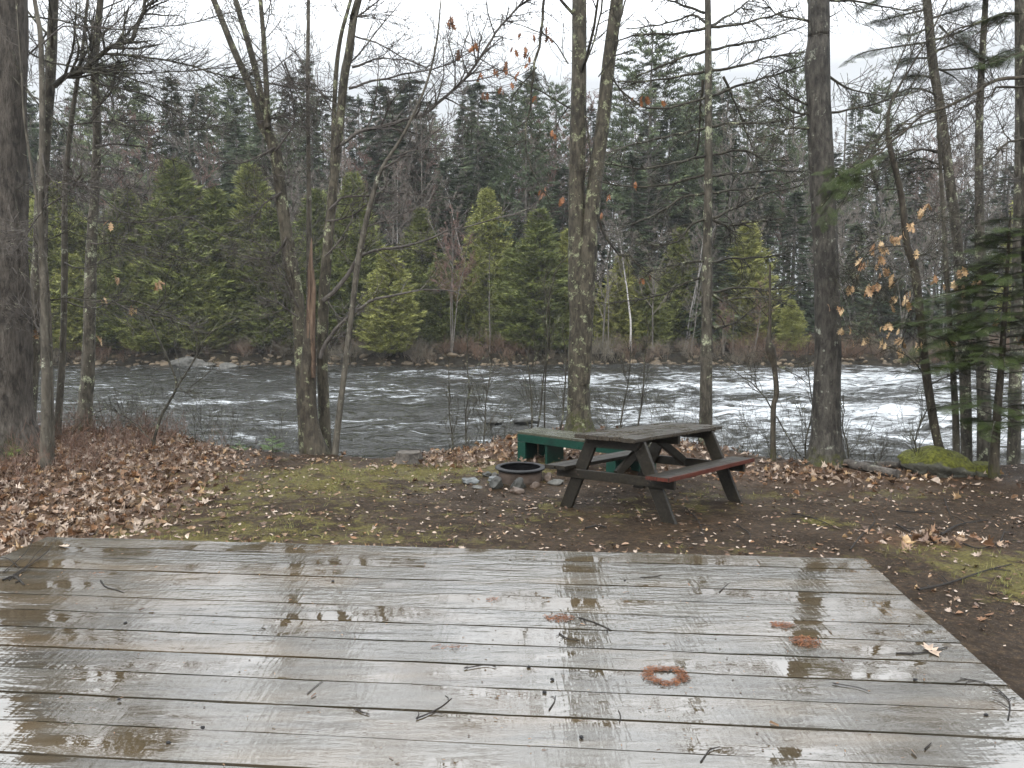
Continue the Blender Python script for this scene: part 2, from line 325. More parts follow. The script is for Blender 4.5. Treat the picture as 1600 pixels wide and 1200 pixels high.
def mat_ground():
    m = NT('forest_floor'); a = m.n('ShaderNodeAttribute', attribute_name='moss'); lt = m.n('ShaderNodeAttribute', attribute_name='litter')
    n1 = m.noise(2.0, 6, 0.65); n2 = m.noise(24, 6, 0.75); n3 = m.noise(120, 3, 0.7)
    c = m.ramp(n2, [(0.3, (0.008, 0.005, 0.003)), (0.5, (0.028, 0.0175, 0.0095)), (0.7, (0.082, 0.052, 0.026))])
    c = m.mix(m.rng(n1, 0.42, 0.6, 0, 0.7), c, (0.016, 0.011, 0.007))
    c = m.mix(m.rng(m.voro(60), 0.25, 0.12, 0, 0.6), c, (0.15, 0.11, 0.08))
    c = m.mix(m.math('MULTIPLY', lt.outputs['Fac'], 0.8), c, m.ramp(m.noise(16, 5, 0.7), [(0.3, (0.03, 0.02, 0.012)), (0.55, (0.13, 0.075, 0.045)), (0.7, (0.2, 0.14, 0.09))]))
    hu = m.n('ShaderNodeAttribute', attribute_name='humus'); c = m.mix(m.math('MULTIPLY', hu.outputs['Fac'], 1.0), c, m.ramp(m.noise(1.4, 6, 0.7), [(0.35, (0.006, 0.005, 0.003)), (0.58, (0.020, 0.016, 0.010)), (0.74, (0.11, 0.085, 0.048))]))
    mk = m.math('ADD', a.outputs['Fac'], m.math('MULTIPLY', m.math('SUBTRACT', m.noise(3.6, 9, 0.82), 0.5), 3.4)); mk = m.rng(mk, 0.42, 0.72)
    c = m.mix(mk, c, m.ramp(m.noise(45, 4, 0.7), [(0.3, (0.028, 0.023, 0.009)), (0.52, (0.082, 0.070, 0.020)), (0.72, (0.17, 0.145, 0.048))]))
    h = m.math('ADD', n2, m.math('MULTIPLY', n3, 0.5))
    return m.set(color=c, spec=0.12, rough=m.rng(n1, 0.4, 0.6, 0.5, 0.85), normal=m.bump(h, 1.0, 0.02))
MAT['ground'] = mat_ground()
def mat_water():
    m = NT('river_water')
    foam_glint = m.n('ShaderNodeAttribute', attribute_name='foam_glint'); v = m.vec((0.75, 1.25, 1))
    w1 = m.noise(0.8, 5, 0.6, m.vec((0.6, 1.5, 1)), dist=0.8); w2 = m.noise(9, 5, 0.65, v, dist=0.5)
    n = m.bump(w1, 1.0, 0.8); n = m.bump(w2, 0.8, 0.05, n)
    fl = m.math('ADD', m.math('MULTIPLY', m.noise(1.5, 8, 0.82, m.vec((0.5, 1.3, 1)), dist=0.9), 0.75), m.math('MULTIPLY', m.noise(0.35, 4, 0.6, m.vec((0.5, 1.2, 1)), dist=0.6), 0.25))
    k = m.rng(m.math('ADD', foam_glint.outputs['Fac'], m.math('MULTIPLY', m.math('SUBTRACT', fl, 0.5), 3.6)), 0.44, 0.98)
    c = m.mix(k, (0.012, 0.012, 0.009), (0.64, 0.67, 0.69))  # pale streaks: aerated water, and bright sky reflections painted into the colour
    return m.set(color=c, rough=m.math('ADD', m.math('MULTIPLY', k, 0.6), 0.05), normal=n, ior=1.34)
MAT['water'] = mat_water()
# ------------------------------------------------------------------ terrain
def axis(parts):
    o = []
    for a, b, s in parts: o.append(np.arange(a, b, s))
    return np.concatenate(o + [[parts[-1][1]]])
def sheet(xs, ys, fz):
    X, Y = np.meshgrid(xs, ys); Z = np.array([fz(x, y) for x, y in zip(X.ravel(), Y.ravel())])
    v = np.stack([X.ravel(), Y.ravel(), Z], 1); nx = len(xs)
    i = np.arange(len(ys) - 1)[:, None] * nx; j = np.arange(nx - 1)[None]
    f = np.stack([i + j, i + j + 1, i + nx + j + 1, i + nx + j], 2).reshape(-1, 4); return v, f
xs = axis([(-400, -60, 20), (-60, -14, 1.5), (-14, -9, 0.25), (-9, 9, 0.075), (9, 14, 0.25), (14, 60, 1.5), (60, 400, 20)])
ys = axis([(-40, -4, 4), (-4, 4, 0.5), (4, 15, 0.075), (15, 42, 1.5), (42, 52, 0.3), (52, 130, 3), (130, 700, 40)])
v, f = sheet(xs, ys, gz)
blobs_moss = [(-2.6, 8.6, 1.7, 1.5, 0.60), (-1.3, 9.6, 1.8, 0.8, 0.52), (-2.5, 6.4, 1.2, 0.8, 0.62), (-0.6, 6.4, 0.8, 0.7, 0.36), (2.2, 8.2, 1.0, 0.7, 0.46), (4.3, 8.4, 1.2, 0.7, 0.36), (3.9, 4.9, 0.7, 0.8, 1.3), (2.9, 7.0, 0.35, 0.3, 0.7), (0.6, 7.4, 1.2, 0.8, 0.36), (1.6, 5.9, 1.0, 0.5, 0.34), (0.2, 9.9, 1.2, 0.6, 0.4), (3.3, 5.8, 0.5, 0.4, 0.5)]
def moss_at(x, y):
    return np.clip(sum(a * np.exp(-((x - cx) / sx) ** 2 - ((y - cy) / sy) ** 2) for cx, cy, sx, sy, a in blobs_moss), 0, 0.85)
def litter_at(x, y):
    l = smooth(-2.7, -4.3, x + 0.16 * (y - 8)) * smooth(14, 12, y)
    l = l + 0.5 * np.exp(-((x - 4.4) / 1.2) ** 2 - ((y - 9.3) / 0.7) ** 2) + 0.8 * np.exp(-((x - 1.0) / 2.6) ** 2 - ((y - 11.6) / 1.3) ** 2) + 0.9 * np.exp(-((x - 3.42) / 0.40) ** 2 - ((y - 6.2) / 0.28) ** 2)
    l = l + 0.6 * np.exp(-((x + 1.9) / 0.9) ** 2 - ((y - 5.75) / 0.3) ** 2) + 0.6 * np.exp(-((x + 0.7) / 0.5) ** 2 - ((y - 10.3) / 0.5) ** 2) + 0.45 * np.exp(-((x - 3.2) / 1.3) ** 2 - ((y - 9.6) / 0.5) ** 2)
    return np.clip(l, 0, 1)
b = MB(); b.add(v, f); gm = b.mesh('ground', MAT['ground'], True)
for nm, fn in (('moss', moss_at), ('litter', litter_at), ('humus', lambda x, y: smooth(30, 40, y))):
    at = gm.attributes.new(nm, 'FLOAT', 'POINT'); at.data.foreach_set('value', fn(v[:, 0], v[:, 1]).astype(np.float32))
g = link('ground', gm); g['kind'] = 'structure'
# ------------------------------------------------------------------ river
def foam_glint_at(x, y):
    r = 0.27 + 0.19 * smooth(0, 7, x * 18 / np.maximum(y, 1)) * smooth(14, 20, y)  # base level paints reflection streaks on calm water; rises to rapids foam
    for cx, cy, sx, sy, a in ((3.0, 37, 6, 1.5, .30), (10, 33, 7, 3, .35), (8, 24, 5, 3, .22), (-4, 29, 4, 1.0, .28), (1.5, 26, 3.5, 1.2, .25), (14, 22, 4, 3, .25), (-11, 27, 4, 0.8, .18), (0, 40.5, 5, 0.5, .2), (-2, 22, 4, 1.2, .12), (-4.5, 40, 2, 0.4, .3), (18, 38, 6, 2, .25)):
        r = r + 0.95 * a * np.exp(-((x - cx) / sx) ** 2 - ((y - cy) / sy) ** 2)
    return r
def wz(x, y):
    fo = float(foam_glint_at(x, y)); a = 0.55 + 1.1 * fo
    return WATER + a * (0.15 * nz(x * 0.35, y * 0.55, 1) + 0.10 * nz(x * 0.9, y * 1.3, 5) + 0.05 * nz(x * 2.4, y * 3.2, 9))
xs = axis([(-120, -26, 4), (-26, -10, 0.3), (-10, 12, 0.12), (12, 30, 0.25), (30, 120, 4)]); ys = axis([(9.5, 13, 0.3), (13, 22, 0.10), (22, 34, 0.16), (34, 48, 0.25)])
v, f = sheet(xs, ys, wz); b = MB(); b.add(v, f); wm = b.mesh('river', MAT['water'], True)
at = wm.attributes.new('foam_glint', 'FLOAT', 'POINT'); at.data.foreach_set('value', foam_glint_at(v[:, 0], v[:, 1]).astype(np.float32))
o = link('river_water', wm); o['kind'] = 'structure'
# ------------------------------------------------------------------ leaf shapes and scatter
def leaf_template(kind):
    if kind == 'maple': pr = [(0, -0.5, .02), (.18, -.22, 0), (.48, -.30, .05), (.34, -.05, 0), (.62, .12, .06), (.30, .16, 0), (.26, .36, 0), (0, .62, .05), (-.26, .36, 0), (-.30, .16, 0), (-.62, .12, .06), (-.34, -.05, 0), (-.48, -.30, .05), (-.18, -.22, 0)]
    elif kind == 'oak': pr = [(0, -.6, 0), (.12, -.35, 0), (.30, -.28, .04), (.14, -.12, 0), (.36, .05, .05), (.16, .14, 0), (.30, .36, .05), (.10, .38, 0), (0, .62, .04), (-.10, .38, 0), (-.30, .36, .05), (-.16, .14, 0), (-.36, .05, .05), (-.14, -.12, 0), (-.30, -.28, .04), (-.12, -.35, 0)]
    else: pr = [(0, -.55, 0), (.2, -.3, .03), (.28, 0, .05), (.2, .3, .02), (0, .6, 0), (-.2, .3, .03), (-.28, 0, .06), (-.2, -.3, .03)]
    v = np.array([(0, 0, -0.03)] + pr); n = len(pr)
    return v, np.array([[0, 1 + i, 1 + (i + 1) % n] for i in range(n)])
def scatter_leaves(b, P, size, tilt, kinds=('maple', 'oak', 'beech'), curl=1.0):
    P = np.asarray(P); k = rng.integers(0, len(kinds), len(P))
    for i, kd in enumerate(kinds):
        p = P[k == i]; 
        if not len(p): continue
        tv, tf = leaf_template(kd)
        for c in range(3):                         # three curl states
            q = p[c::3]
            if not len(q): continue
            t2 = tv.copy(); t2[:, 2] = t2[:, 2] * 2 * curl + (0.55 * t2[:, 0] ** 2, 0.5 * t2[:, 1] ** 2 - 0.3 * t2[:, 0] ** 2, 0.7 * np.abs(t2[:, 0]) - 0.25 * t2[:, 1] ** 2)[c] * curl
            N = len(q); a = rng.uniform(0, 2 * math.pi, N); nrm = np.stack([rng.normal(0, tilt, N), rng.normal(0, tilt, N), np.ones(N)], 1); nrm /= np.linalg.norm(nrm, axis=1, keepdims=True)
            e = np.stack([np.cos(a), np.sin(a), np.zeros(N)], 1); x = np.cross(e, nrm); x /= np.linalg.norm(x, axis=1, keepdims=True); y = np.cross(nrm, x)
            s = (size * rng.uniform(0.6, 1.25, N))[:, None, None]; b.inst(t2, tf, np.stack([x, y, nrm], 2) * s, q)
DECK_Z = 0.43
dl = on_plane(75, 838, DECK_Z); dr = on_plane(1350, 873, DECK_Z)
du = unit((dr - dl) * [1, 1, 0]); dn = np.array([du[1], -du[0], 0])           # along the boards, and towards the camera
DW = np.linalg.norm((dr - dl)[:2])
def in_deck(x, y, m=0.0):
    q = np.stack([x - dl[0], y - dl[1]], -1); a = q @ du[:2]; c = q @ dn[:2]; return (a > -m) & (a < DW + m) & (c > -m) & (c < 5)
def sample_ground(n, dens, xr, yr):
    x = rng.uniform(*xr, n); y = rng.uniform(*yr, n); k = rng.uniform(0, 1, n) < dens(x, y); x, y = x[k], y[k]
    k = (y < edge_y(x) + 0.9) & ~in_deck(x, y, -0.02) & (np.abs(x) < y * 0.72 + 1.0); x, y = x[k], y[k]
    return np.stack([x, y, [gz(a, c) for a, c in zip(x, y)]], 1)
def clumpy(x, y): return np.array([max(0, nz(a * 1.6, c * 1.6, 20) + 0.25) for a, c in zip(x, y)])
b = MB()
P = sample_ground(52000, lambda x, y: 0.72 * litter_at(x, y) ** 1.2, (-9, 9), (4.4, 14)); P[:, 2] += rng.uniform(0.002, 0.045, len(P)); scatter_leaves(b, P[::2], 0.092, 0.5, curl=1.4); scatter_leaves(b, P[1::2], 0.068, 0.5, curl=1.8)
P = sample_ground(42000, lambda x, y: (0.34 - 0.20 * smooth(-0.5, 2.5, x)) * clumpy(x, y) ** 1.3 * (1 - 0.6 * moss_at(x, y)), (-5, 8), (4.2, 13)); P[:, 2] += 0.009; scatter_leaves(b, P, 0.052, 0.22, curl=0.7)
P = sample_ground(26000, lambda x, y: 0.15 + 0.3 * clumpy(x * 2, y * 2), (-6, 8), (4.0, 13)); P[:, 2] += 0.007; scatter_leaves(b, P, 0.035, 0.3, ('beech', 'oak'), curl=0.6)
tag(link('leaf_litter', b.mesh('leaf_litter', MAT['litter'])), 'wet tan and brown fallen leaves scattered over the bank', 'fallen leaves', kind='stuff')
b = MB()
P = sample_ground(60000, lambda x, y: 0.75 + 0 * x, (-6, 8), (4.2, 12)); N = len(P); P[:, 2] += 0.005
d = np.stack([rng.normal(size=N), rng.normal(size=N), rng.normal(0, 0.2, N)], 1)
b.inst([(-.5, -.05, 0), (.5, 0, 0.03), (0, .07, 0.05)], [[0, 1, 2]], frames_up(d, 0.3) * rng.uniform(0.012, 0.045, N)[:, None, None], P)
tag(link('needle_duff', b.mesh('needle_duff', MAT['debris'])), 'fine brown needles and bark crumbs covering the bare soil', 'forest debris', kind='stuff')
b = MB(); 
P = sample_ground(26000, lambda x, y: np.clip(moss_at(x, y) * 1.5 - 0.35, 0, 0.9) * clumpy(x * 1.4, y * 1.4) * 2, (-6, 7), (4.6, 12.2)); N = len(P)
for k in range(3):
    d = np.stack([rng.normal(0, .5, N), rng.normal(0, .5, N), np.ones(N)], 1); b.inst([(0, -.045, 0), (0, .045, 0), (1, 0, 0.05)], [[0, 1, 2]], frames(d) * rng.uniform(0.02, 0.06, N)[:, None, None], P + rng.normal(0, .01, (N, 3)) * [1, 1, 0])
tag(link('grass', b.mesh('grass', MAT['grass'])), 'short yellow green grass growing among the moss of the bank', 'grass', kind='stuff')
# low reddish brush at the left
b = MB()
P = sample_ground(2600, lambda x, y: smooth(-4.6, -6.0, x) * smooth(6.6, 7.6, y) + 0.25 * smooth(-3.4, -4.6, x) * smooth(8.8, 9.6, y), (-9, -3.3), (6.5, 13))
for p in P[:1800]:
    h = 0.18 + 0.3 * R.random(); grow(b, p, np.array([R.gauss(0, .3), R.gauss(0, .3), 1]), h, 0.003, 1, 0.02, 0.3, (4,), 0.7, 0.0016)
m_ = NT('brush_stem'); m_.set(color=m_.ramp(m_.island(), [(0, (0.06, 0.025, 0.015)), (0.5, (0.105, 0.052, 0.030)), (1, (0.06, 0.040, 0.026))]), rough=0.6); MAT['brush'] = m_.m
tag(link('undergrowth', b.mesh('undergrowth', MAT['brush'])), 'low reddish brown leafless brush around the left trunks', 'undergrowth', kind='stuff')
# ------------------------------------------------------------------ tent platform
def box(b, c, u, v_, w_, su, sv, sw, mi=0, bev=0.0, cuts=0, jit=0.0):
    """box centred at c with axes u, v, w; chamfered edges along u"""
    c = np.asarray(c, float); n = max(1, cuts); s = bev
    prof = [(-sv / 2 + s, -sw / 2), (sv / 2 - s, -sw / 2), (sv / 2, -sw / 2 + s), (sv / 2, sw / 2 - s), (sv / 2 - s, sw / 2), (-sv / 2 + s, sw / 2), (-sv / 2, sw / 2 - s), (-sv / 2, -sw / 2 + s)] if s else [(-sv / 2, -sw / 2), (sv / 2, -sw / 2), (sv / 2, sw / 2), (-sv / 2, sw / 2)]
    k = len(prof); V = []
    for i in range(n + 1):
        ja, jb = (R.gauss(0, jit), R.gauss(0, jit)) if jit else (0, 0)
        for p, q in prof: V.append(c + u * (-su / 2 + su * i / n) + v_ * (p + ja) + w_ * (q + jb))
    Fq = [[i * k + j, i * k + (j + 1) % k, (i + 1) * k + (j + 1) % k, (i + 1) * k + j] for i in range(n) for j in range(k)]
    base = b.n; b.add(V, Fq, mi); b.f.append(np.array([[base + j for j in range(k)][::-1]])); b.mi.append(np.array([mi])); b.f.append(np.array([[base + n * k + j for j in range(k)]])); b.mi.append(np.array([mi]))
UP = np.array([0, 0, 1.0])
deck = thing('wooden_platform', 'wet grey plank tent platform filling the foreground', 'platform', tuple(dl * [1, 1, 0]))
org = dl * [1, 1, 0]; BWD = 0.188
b = MB(); fr = MB()
for i in range(26):
    L_ = DW + R.gauss(0, 0.006); c = dl - org + du * DW / 2 + dn * (BWD * (i + 0.5)) + UP * (-0.019 + R.gauss(0, 0.0012))
    box(b, c, du, dn, UP, L_, BWD - 0.010 + R.gauss(0, 0.002), 0.038, 0, 0.0, 24, 0.0012)
for i in range(6):
    c = dl - org + du * (0.06 + (DW - 0.12) * i / 5) + dn * (BWD * 13) + UP * (-0.038 - 0.0915); box(fr, c, dn, du, UP, 26 * BWD - 0.02, 0.04, 0.18)
for j in (0.06, BWD * 13, 26 * BWD - 0.06):
    for i in range(3):
        x = 0.35 + (DW - 0.7) * i / 2; c = dl - org + du * x + dn * j + UP * (-0.22 - 0.105); box(fr, c, du, dn, UP, 0.2, 0.2, 0.21 - 0.002)
link('frame', fr.mesh('frame', MAT['table']), deck)
for i in range(26):
    for k in range(6):
        for s_ in (-0.05, 0.05):
            c = dl - org + du * (0.06 + (DW - 0.12) * k / 5 + R.gauss(0, .006)) + dn * (BWD * (i + .5) + s_) + UP * 0.0006
            th = np.arange(6) * math.pi / 3; b.add([c + (du * math.cos(t) + dn * math.sin(t)) * 0.0046 for t in th], [list(range(6))], 1)
link('deck_boards', b.mesh('deck_boards', [MAT['deck'], MAT['rust']]), deck)
# ------------------------------------------------------------------ picnic table
def rect_beam(b, p0, p1, wdt, thk, side, mi=0, bev=0.004):
    p0 = np.asarray(p0, float); p1 = np.asarray(p1, float); u = unit(p1 - p0); s = unit(np.asarray(side, float) - np.dot(side, u) * u); box(b, (p0 + p1) / 2, u, np.cross(s, u), s, np.linalg.norm(p1 - p0), wdt, thk, mi, bev, 4, 0.0008)
ta = 0.723; U = np.array([math.sin(ta), math.cos(ta), -0.043]); V = np.array([-math.cos(ta), math.sin(ta), -0.043]); U = unit(U); V = unit(V - np.dot(V, U) * U); Wv = np.cross(U, V)
tab = thing('picnic_table', 'dark wet wooden picnic table with one red edged seat', 'picnic table', (0, 0, 0))
tab.matrix_world = Matrix(((U[0], V[0], Wv[0], 0.866), (U[1], V[1], Wv[1], 7.17), (U[2], V[2], Wv[2], -0.135), (0, 0, 0, 1)))
X_, Y_ = np.array([1.0, 0, 0]), np.array([0, 1.0, 0]); TL, TT = 1.76, 0.79
def tpart(nm, b, mats): o = link(nm, b.mesh(nm, mats), tab); return o
b = MB()
for i in range(5): box(b, (TL / 2 + R.gauss(0, .004), -0.69 / 2 + 0.138 * (i + .5), TT - 0.02 + R.gauss(0, .0015)), X_, Y_, UP, TL, 0.133, 0.038, 0, 0.005, 12, 0.001)
tpart('tabletop', b, MAT['table_top'])
for sgn in (1, -1):
    b = MB()
    for i in range(2):
        vv = sgn * (0.455 + 0.125 * (i + .5)); box(b, (TL / 2, vv, 0.445), X_, Y_, UP, TL + 0.02 * i, 0.12, 0.038, 0, 0.003, 12, 0.0006)
        if sgn < 0: box(b, (-(0.02 * i) / 2 - 0.0012, vv, 0.445), X_, Y_, UP, 0.0024, 0.112, 0.032, 1)
    if sgn < 0: box(b, (TL / 2, -0.7068, 0.445), X_, Y_, UP, TL + 0.014, 0.0030, 0.033, 1, 0, 16, 0.0003); box(b, (TL / 2, -0.700, 0.4648), X_, Y_, UP, TL + 0.010, 0.010, 0.0020, 1, 0, 16, 0.0006)
    s_ = tpart('seat', b, [MAT['table'], MAT['seat_red']])
    if sgn < 0: s_['label'] = 'seat with a worn red outer plank'
ins = 0.20
for uu, side in ((ins, -1), (TL - ins, 1)):
    for sgn in (1, -1):
        b = MB(); rect_beam(b, (uu, sgn * 0.615, -0.03), (uu, sgn * 0.255, TT - 0.04), 0.135, 0.038, X_); tpart('leg', b, MAT['table'])
    b = MB(); box(b, (uu + side * 0.040, 0, 0.38), Y_, X_, UP, 1.34, 0.038, 0.09, 0, 0.004, 8, 0.0008); tpart('seat_support', b, MAT['table'])
    b = MB(); q = uu + side * 0.040; z0, z1 = TT - 0.04 - 0.092, TT - 0.0405
    b.add([(q + e, y, z) for e in (-.019, .019) for y, z in ((-.27, z0), (.27, z0), (.335, z1), (-.335, z1))], [[0, 1, 2, 3], [7, 6, 5, 4], [0, 4, 5, 1], [1, 5, 6, 2], [2, 6, 7, 3], [3, 7, 4, 0]]); tpart('top_support', b, MAT['table'])
for uu, side in ((ins, -1), (TL - ins, 1)):
    for sgn in (1, -1):
        for vv, ww in ((0.43, 0.395), (0.40, 0.37), (0.29, 0.70), (0.32, 0.685)):
            b = MB(); q = np.array([uu + side * (0.0595 if ww < .5 else 0.0595), sgn * vv, ww]); th = np.arange(8) * math.pi / 4
            b.add([q + Y_ * .009 * math.cos(t) + UP * .009 * math.sin(t) + X_ * side * e for e in (0, .005) for t in th] , [[i, (i + 1) % 8, 8 + (i + 1) % 8, 8 + i] for i in range(8)]); b.f.append(np.array([[8 + i for i in range(8)]])); b.mi.append(np.array([0])); tpart('bolt', b, MAT['rust'])
b = MB(); box(b, (TL / 2, 0, TT - 0.04 - 0.0455), Y_, X_, UP, 0.62, 0.038, 0.09, 0, 0.004); tpart('top_support', b, MAT['table'])
for s0, s1 in ((ins + 0.02, TL / 2 - 0.04), (TL - ins - 0.02, TL / 2 + 0.04)):
    b = MB(); rect_beam(b, (s0, 0, 0.40), (s1, 0, TT - 0.07), 0.09, 0.038, Y_); tpart('brace', b, MAT['table'])
# ------------------------------------------------------------------ green bench
p0 = np.array([0.07, 10.32]); p1 = np.array([1.53, 9.12]); bu = np.array([*unit(p1 - p0), 0]); bv = np.array([-bu[1], bu[0], 0]); BL = np.linalg.norm(p1 - p0)
gb = thing('green_bench', 'low green painted plank bench with boxed legs beyond the fire ring', 'bench', (p0[0], p0[1], -0.23))
b = MB()
for i in range(3): box(b, bu * BL / 2 + bv * (0.075 + 0.148 * i) + UP * 0.425, bu, bv, UP, BL, 0.143, 0.036, 0, 0.004, 10, 0.001)
link('bench_top', b.mesh('bench_top', MAT['green_top']), gb)
for nm, vo in (('front_rail', 0.018), ('back_rail', 0.428)):
    b = MB(); box(b, bu * BL / 2 + bv * vo + UP * 0.355, bu, bv, UP, BL - 0.004, 0.034, 0.10, 0, 0.003); link(nm, b.mesh(nm, MAT['green_paint']), gb)
for u0 in (0.02, BL - 0.46):
    b = MB()
    for du_ in (0.0, 0.44):
        box(b, bu * (u0 + du_) + bv * 0.223 + UP * 0.151, bv, bu, UP, 0.372, 0.034, 0.302, 0, 0.003)
    box(b, bu * (u0 + 0.05) + bv * 0.018 + UP * 0.15, bu, bv, UP, 0.13, 0.032, 0.299, 0, 0.003); box(b, bu * (u0 + 0.22) + bv * 0.426 + UP * 0.15, bu, bv, UP, 0.40, 0.030, 0.298, 0, 0.003)
    link('leg_box', b.mesh('leg_box', MAT['green_paint']), gb)
# ------------------------------------------------------------------ fire ring, stones
fc = np.array([0.10, 9.12]); fz = gz(*fc) - 0.02
fr_ = thing('fire_ring', 'round rusty steel fire ring with black rim, ringed by stones', 'fire ring', (fc[0], fc[1], fz))
def lathe(b, prof, n=56, mi=0):
    V = [(r * math.cos(t), r * math.sin(t), z) for r, z in prof for t in np.arange(n) * 2 * math.pi / n]; k = len(prof)
    b.add(V, [[i * n + j, i * n + (j + 1) % n, (i + 1) * n + (j + 1) % n, (i + 1) * n + j] for i in range(k - 1) for j in range(n)], mi)
b = MB(); lathe(b, [(.262, 0), (.262, .150), (.2575, .150), (.2575, 0.0)]); link('ring_wall', b.mesh('ring_wall', MAT['rust'], True), fr_)
b = MB(); lathe(b, [(.2635, .148), (.296, .156), (.305, .167), (.301, .177), (.270, .183), (.240, .180), (.236, .168), (.2535, .165), (.2535, .02)]); link('rim', b.mesh('rim', MAT['iron'], True), fr_)
b = MB(); lathe(b, [(.0, .045), (.12, .05), (.20, .035), (.253, .03)]); link('ash_bed', b.mesh('ash_bed', MAT['ash'], True), fr_)
def rock_mesh(name, sx, sy, sz, mat, seed, rough=0.26, fl=0.0, sub=4, facet=True):
    import bmesh
    bm = bmesh.new(); bmesh.ops.create_icosphere(bm, subdivisions=sub, radius=1)
    r_ = random.Random(seed); pl = [(unit(np.array([r_.gauss(0, 1), r_.gauss(0, 1), r_.gauss(0, .8)])), 0.62 + 0.3 * r_.random()) for _ in range(11 if facet else 3)]
    for v_ in bm.verts:
        p = np.array(v_.co); 
        for nn, dd in pl:
            q = p @ nn
            if q > dd: p = p - nn * (q - dd) * 0.9
        p = p * (1 + rough * nz(p[0] * 1.3 + seed, p[1] * 1.3, p[2] * 1.3) + 0.07 * nz(p[0] * 4 + seed, p[1] * 4, p[2] * 4) + 0.05 * abs(nz(p[0] * 11 + seed, p[1] * 11, p[2] * 11)))
        v_.co = p * [sx, sy, sz]
    me = bpy.data.meshes.new(name); bm.to_mesh(me); bm.free(); me.materials.append(mat)
    for q in me.polygons: q.use_smooth = True
    return me
def rock(px, py, wpx, hpx, Y, mat, label, dep=0.8, seed=1, name='rock', cat='rock', group=None, sink=0.25, facet=True, zb=None, tilt=0.0):
    sx = wpx / 2 / F * Y; sz = hpx / F * Y * 0.62; p = W(px, py, Y); z = (gz(p[0], Y) if zb is None else zb) + sz * (1 - 2 * sink)
    o = link(name, rock_mesh(name, sx, sx * dep, sz, mat, seed, facet=facet), None, (p[0], Y, z)); o.rotation_euler = (0, tilt, R.random() * 0.8 - 0.4); tag(o, label, cat, group); return o
G1 = 'stones around the fire ring'
for a in [(736, 752, 30, 9, 9.05, 'rock_slate', 'flat slate slab left of the fire ring', 1.1, 3), (761, 746, 16, 8, 9.35, 'rock_dark', 'small dark mossy stone behind the slab', .8, 4),
          (771, 748, 19, 9, 9.1, 'rock_slate', 'flat grey stone between the slab and the ring', .9, 5), (776, 760, 25, 21, 8.75, 'rock_dark', 'rounded dark stone at the ring front left', .8, 6),
          (810, 757, 26, 17, 8.72, 'rock_dark', 'pointed charred stone leaning on the ring front', .6, 7), (808, 769, 25, 11, 8.5, 'rock_pink', 'flat pinkish brick shaped stone in front of the ring', .6, 8),
          (836, 760, 18, 10, 8.75, 'rock_pink', 'low brown stone at the ring front right', .8, 9), (857, 743, 15, 15, 9.05, 'rock_pink', 'round brown stone at the ring right side', 1, 10),
          (869, 754, 29, 9, 8.9, 'rock', 'pale flat stone right of the ring', .6, 11), (745, 762, 20, 5, 8.75, 'rock', 'thin pale stone in front of the slab', .8, 12), (773, 741, 14, 8, 9.3, 'rock', 'small grey stone behind the ring left side', .8, 13)]:
    rock(a[0], a[1], a[2], a[3], a[4], MAT[a[5]], a[6], a[7], a[8], 'stone', 'stone', G1)
rock(1462, 745, 104, 46, 9.55, MAT['boulder_moss'], 'big round boulder covered in green moss at the right bank', .8, 21, 'boulder', 'boulder', facet=False)
rock(1530, 752, 60, 26, 9.5, MAT['boulder_moss'], 'low mossy boulder under the small fir at right', .8, 22, 'boulder', 'boulder', facet=False)
rock(300, 692, 80, 30, 12.6, MAT['rock'], 'pale lichen covered boulder at the waterline, left bank', .8, 23, 'boulder', 'boulder', zb=-0.95)
rock(416, 700, 44, 32, 12.0, MAT['rock_dark'], 'dark boulder behind the small fir seedlings', .8, 24, 'boulder', 'boulder', zb=-0.55)
rock(290, 568, 56, 20, 44.3, MAT['rock'], 'large grey boulder on the far shore at left', .7, 25, 'boulder', 'boulder', 'boulders on the far shore', zb=-1.5)
rock(322, 570, 32, 11, 44.0, MAT['rock'], 'brownish boulder right beside the largest far shore boulder', .7, 26, 'boulder', 'boulder', 'boulders on the far shore', zb=-1.5)
rock(357, 571, 28, 11, 43.2, MAT['rock'], 'small smooth grey boulder alone in the far shallows', .7, 27, 'boulder', 'boulder', 'boulders on the far shore', zb=-1.5, facet=False)
for a in [(1455, 655, 46, 18, 20.5, 28, 'dark rock breaking the rapids near the right bank'), (770, 641, 36, 12, 22, 29, 'low dark rock in mid river, left of the pair'), (820, 641, 40, 14, 22, 30, 'low dark rock in mid river, right of the pair'), (1490, 652, 26, 12, 20.8, 31, 'smaller dark rock beside the right bank rapids rock')]:
    rock(a[0], a[1], a[2], a[3], a[4], MAT['rock_dark'], a[6], .6, a[5], 'river_rock', 'rock', 'rocks in the river', zb=WATER - 0.03)
# shore stones opposite: too many to count
b = MB(); ico = rock_mesh('tmp', 1, 1, .6, MAT['rock_tan'], 40, sub=2); tv = np.array([v_.co[:] for v_ in ico.vertices]); tf = np.array([p.vertices[:] for p in ico.polygons])
N = 520; x = rng.uniform(-34, 34, N); 
y = np.array([45.2 + 0.9 * nz(a * 0.13, 2.2) + 0.3 * nz(a * 0.6, 7.2) for a in x]) + rng.normal(0.1, 0.4, N)
sz = rng.uniform(0.05, 0.20, N) * (1 + 0.9 * (rng.uniform(0, 1, N) < 0.1)); z = np.array([max(gz(a, c), WATER - .05) for a, c in zip(x, y)])
ms = frames_up(rng.normal(size=(N, 3)) * [1, 1, .1], 0.25) * sz[:, None, None]; b.inst(tv, tf, ms, np.stack([x, y, z], 1))
tag(link('shore_stones', b.mesh('shore_stones', MAT['rock_tan'], True)), 'band of tan stones along the far waterline', 'shore stones', kind='stuff')
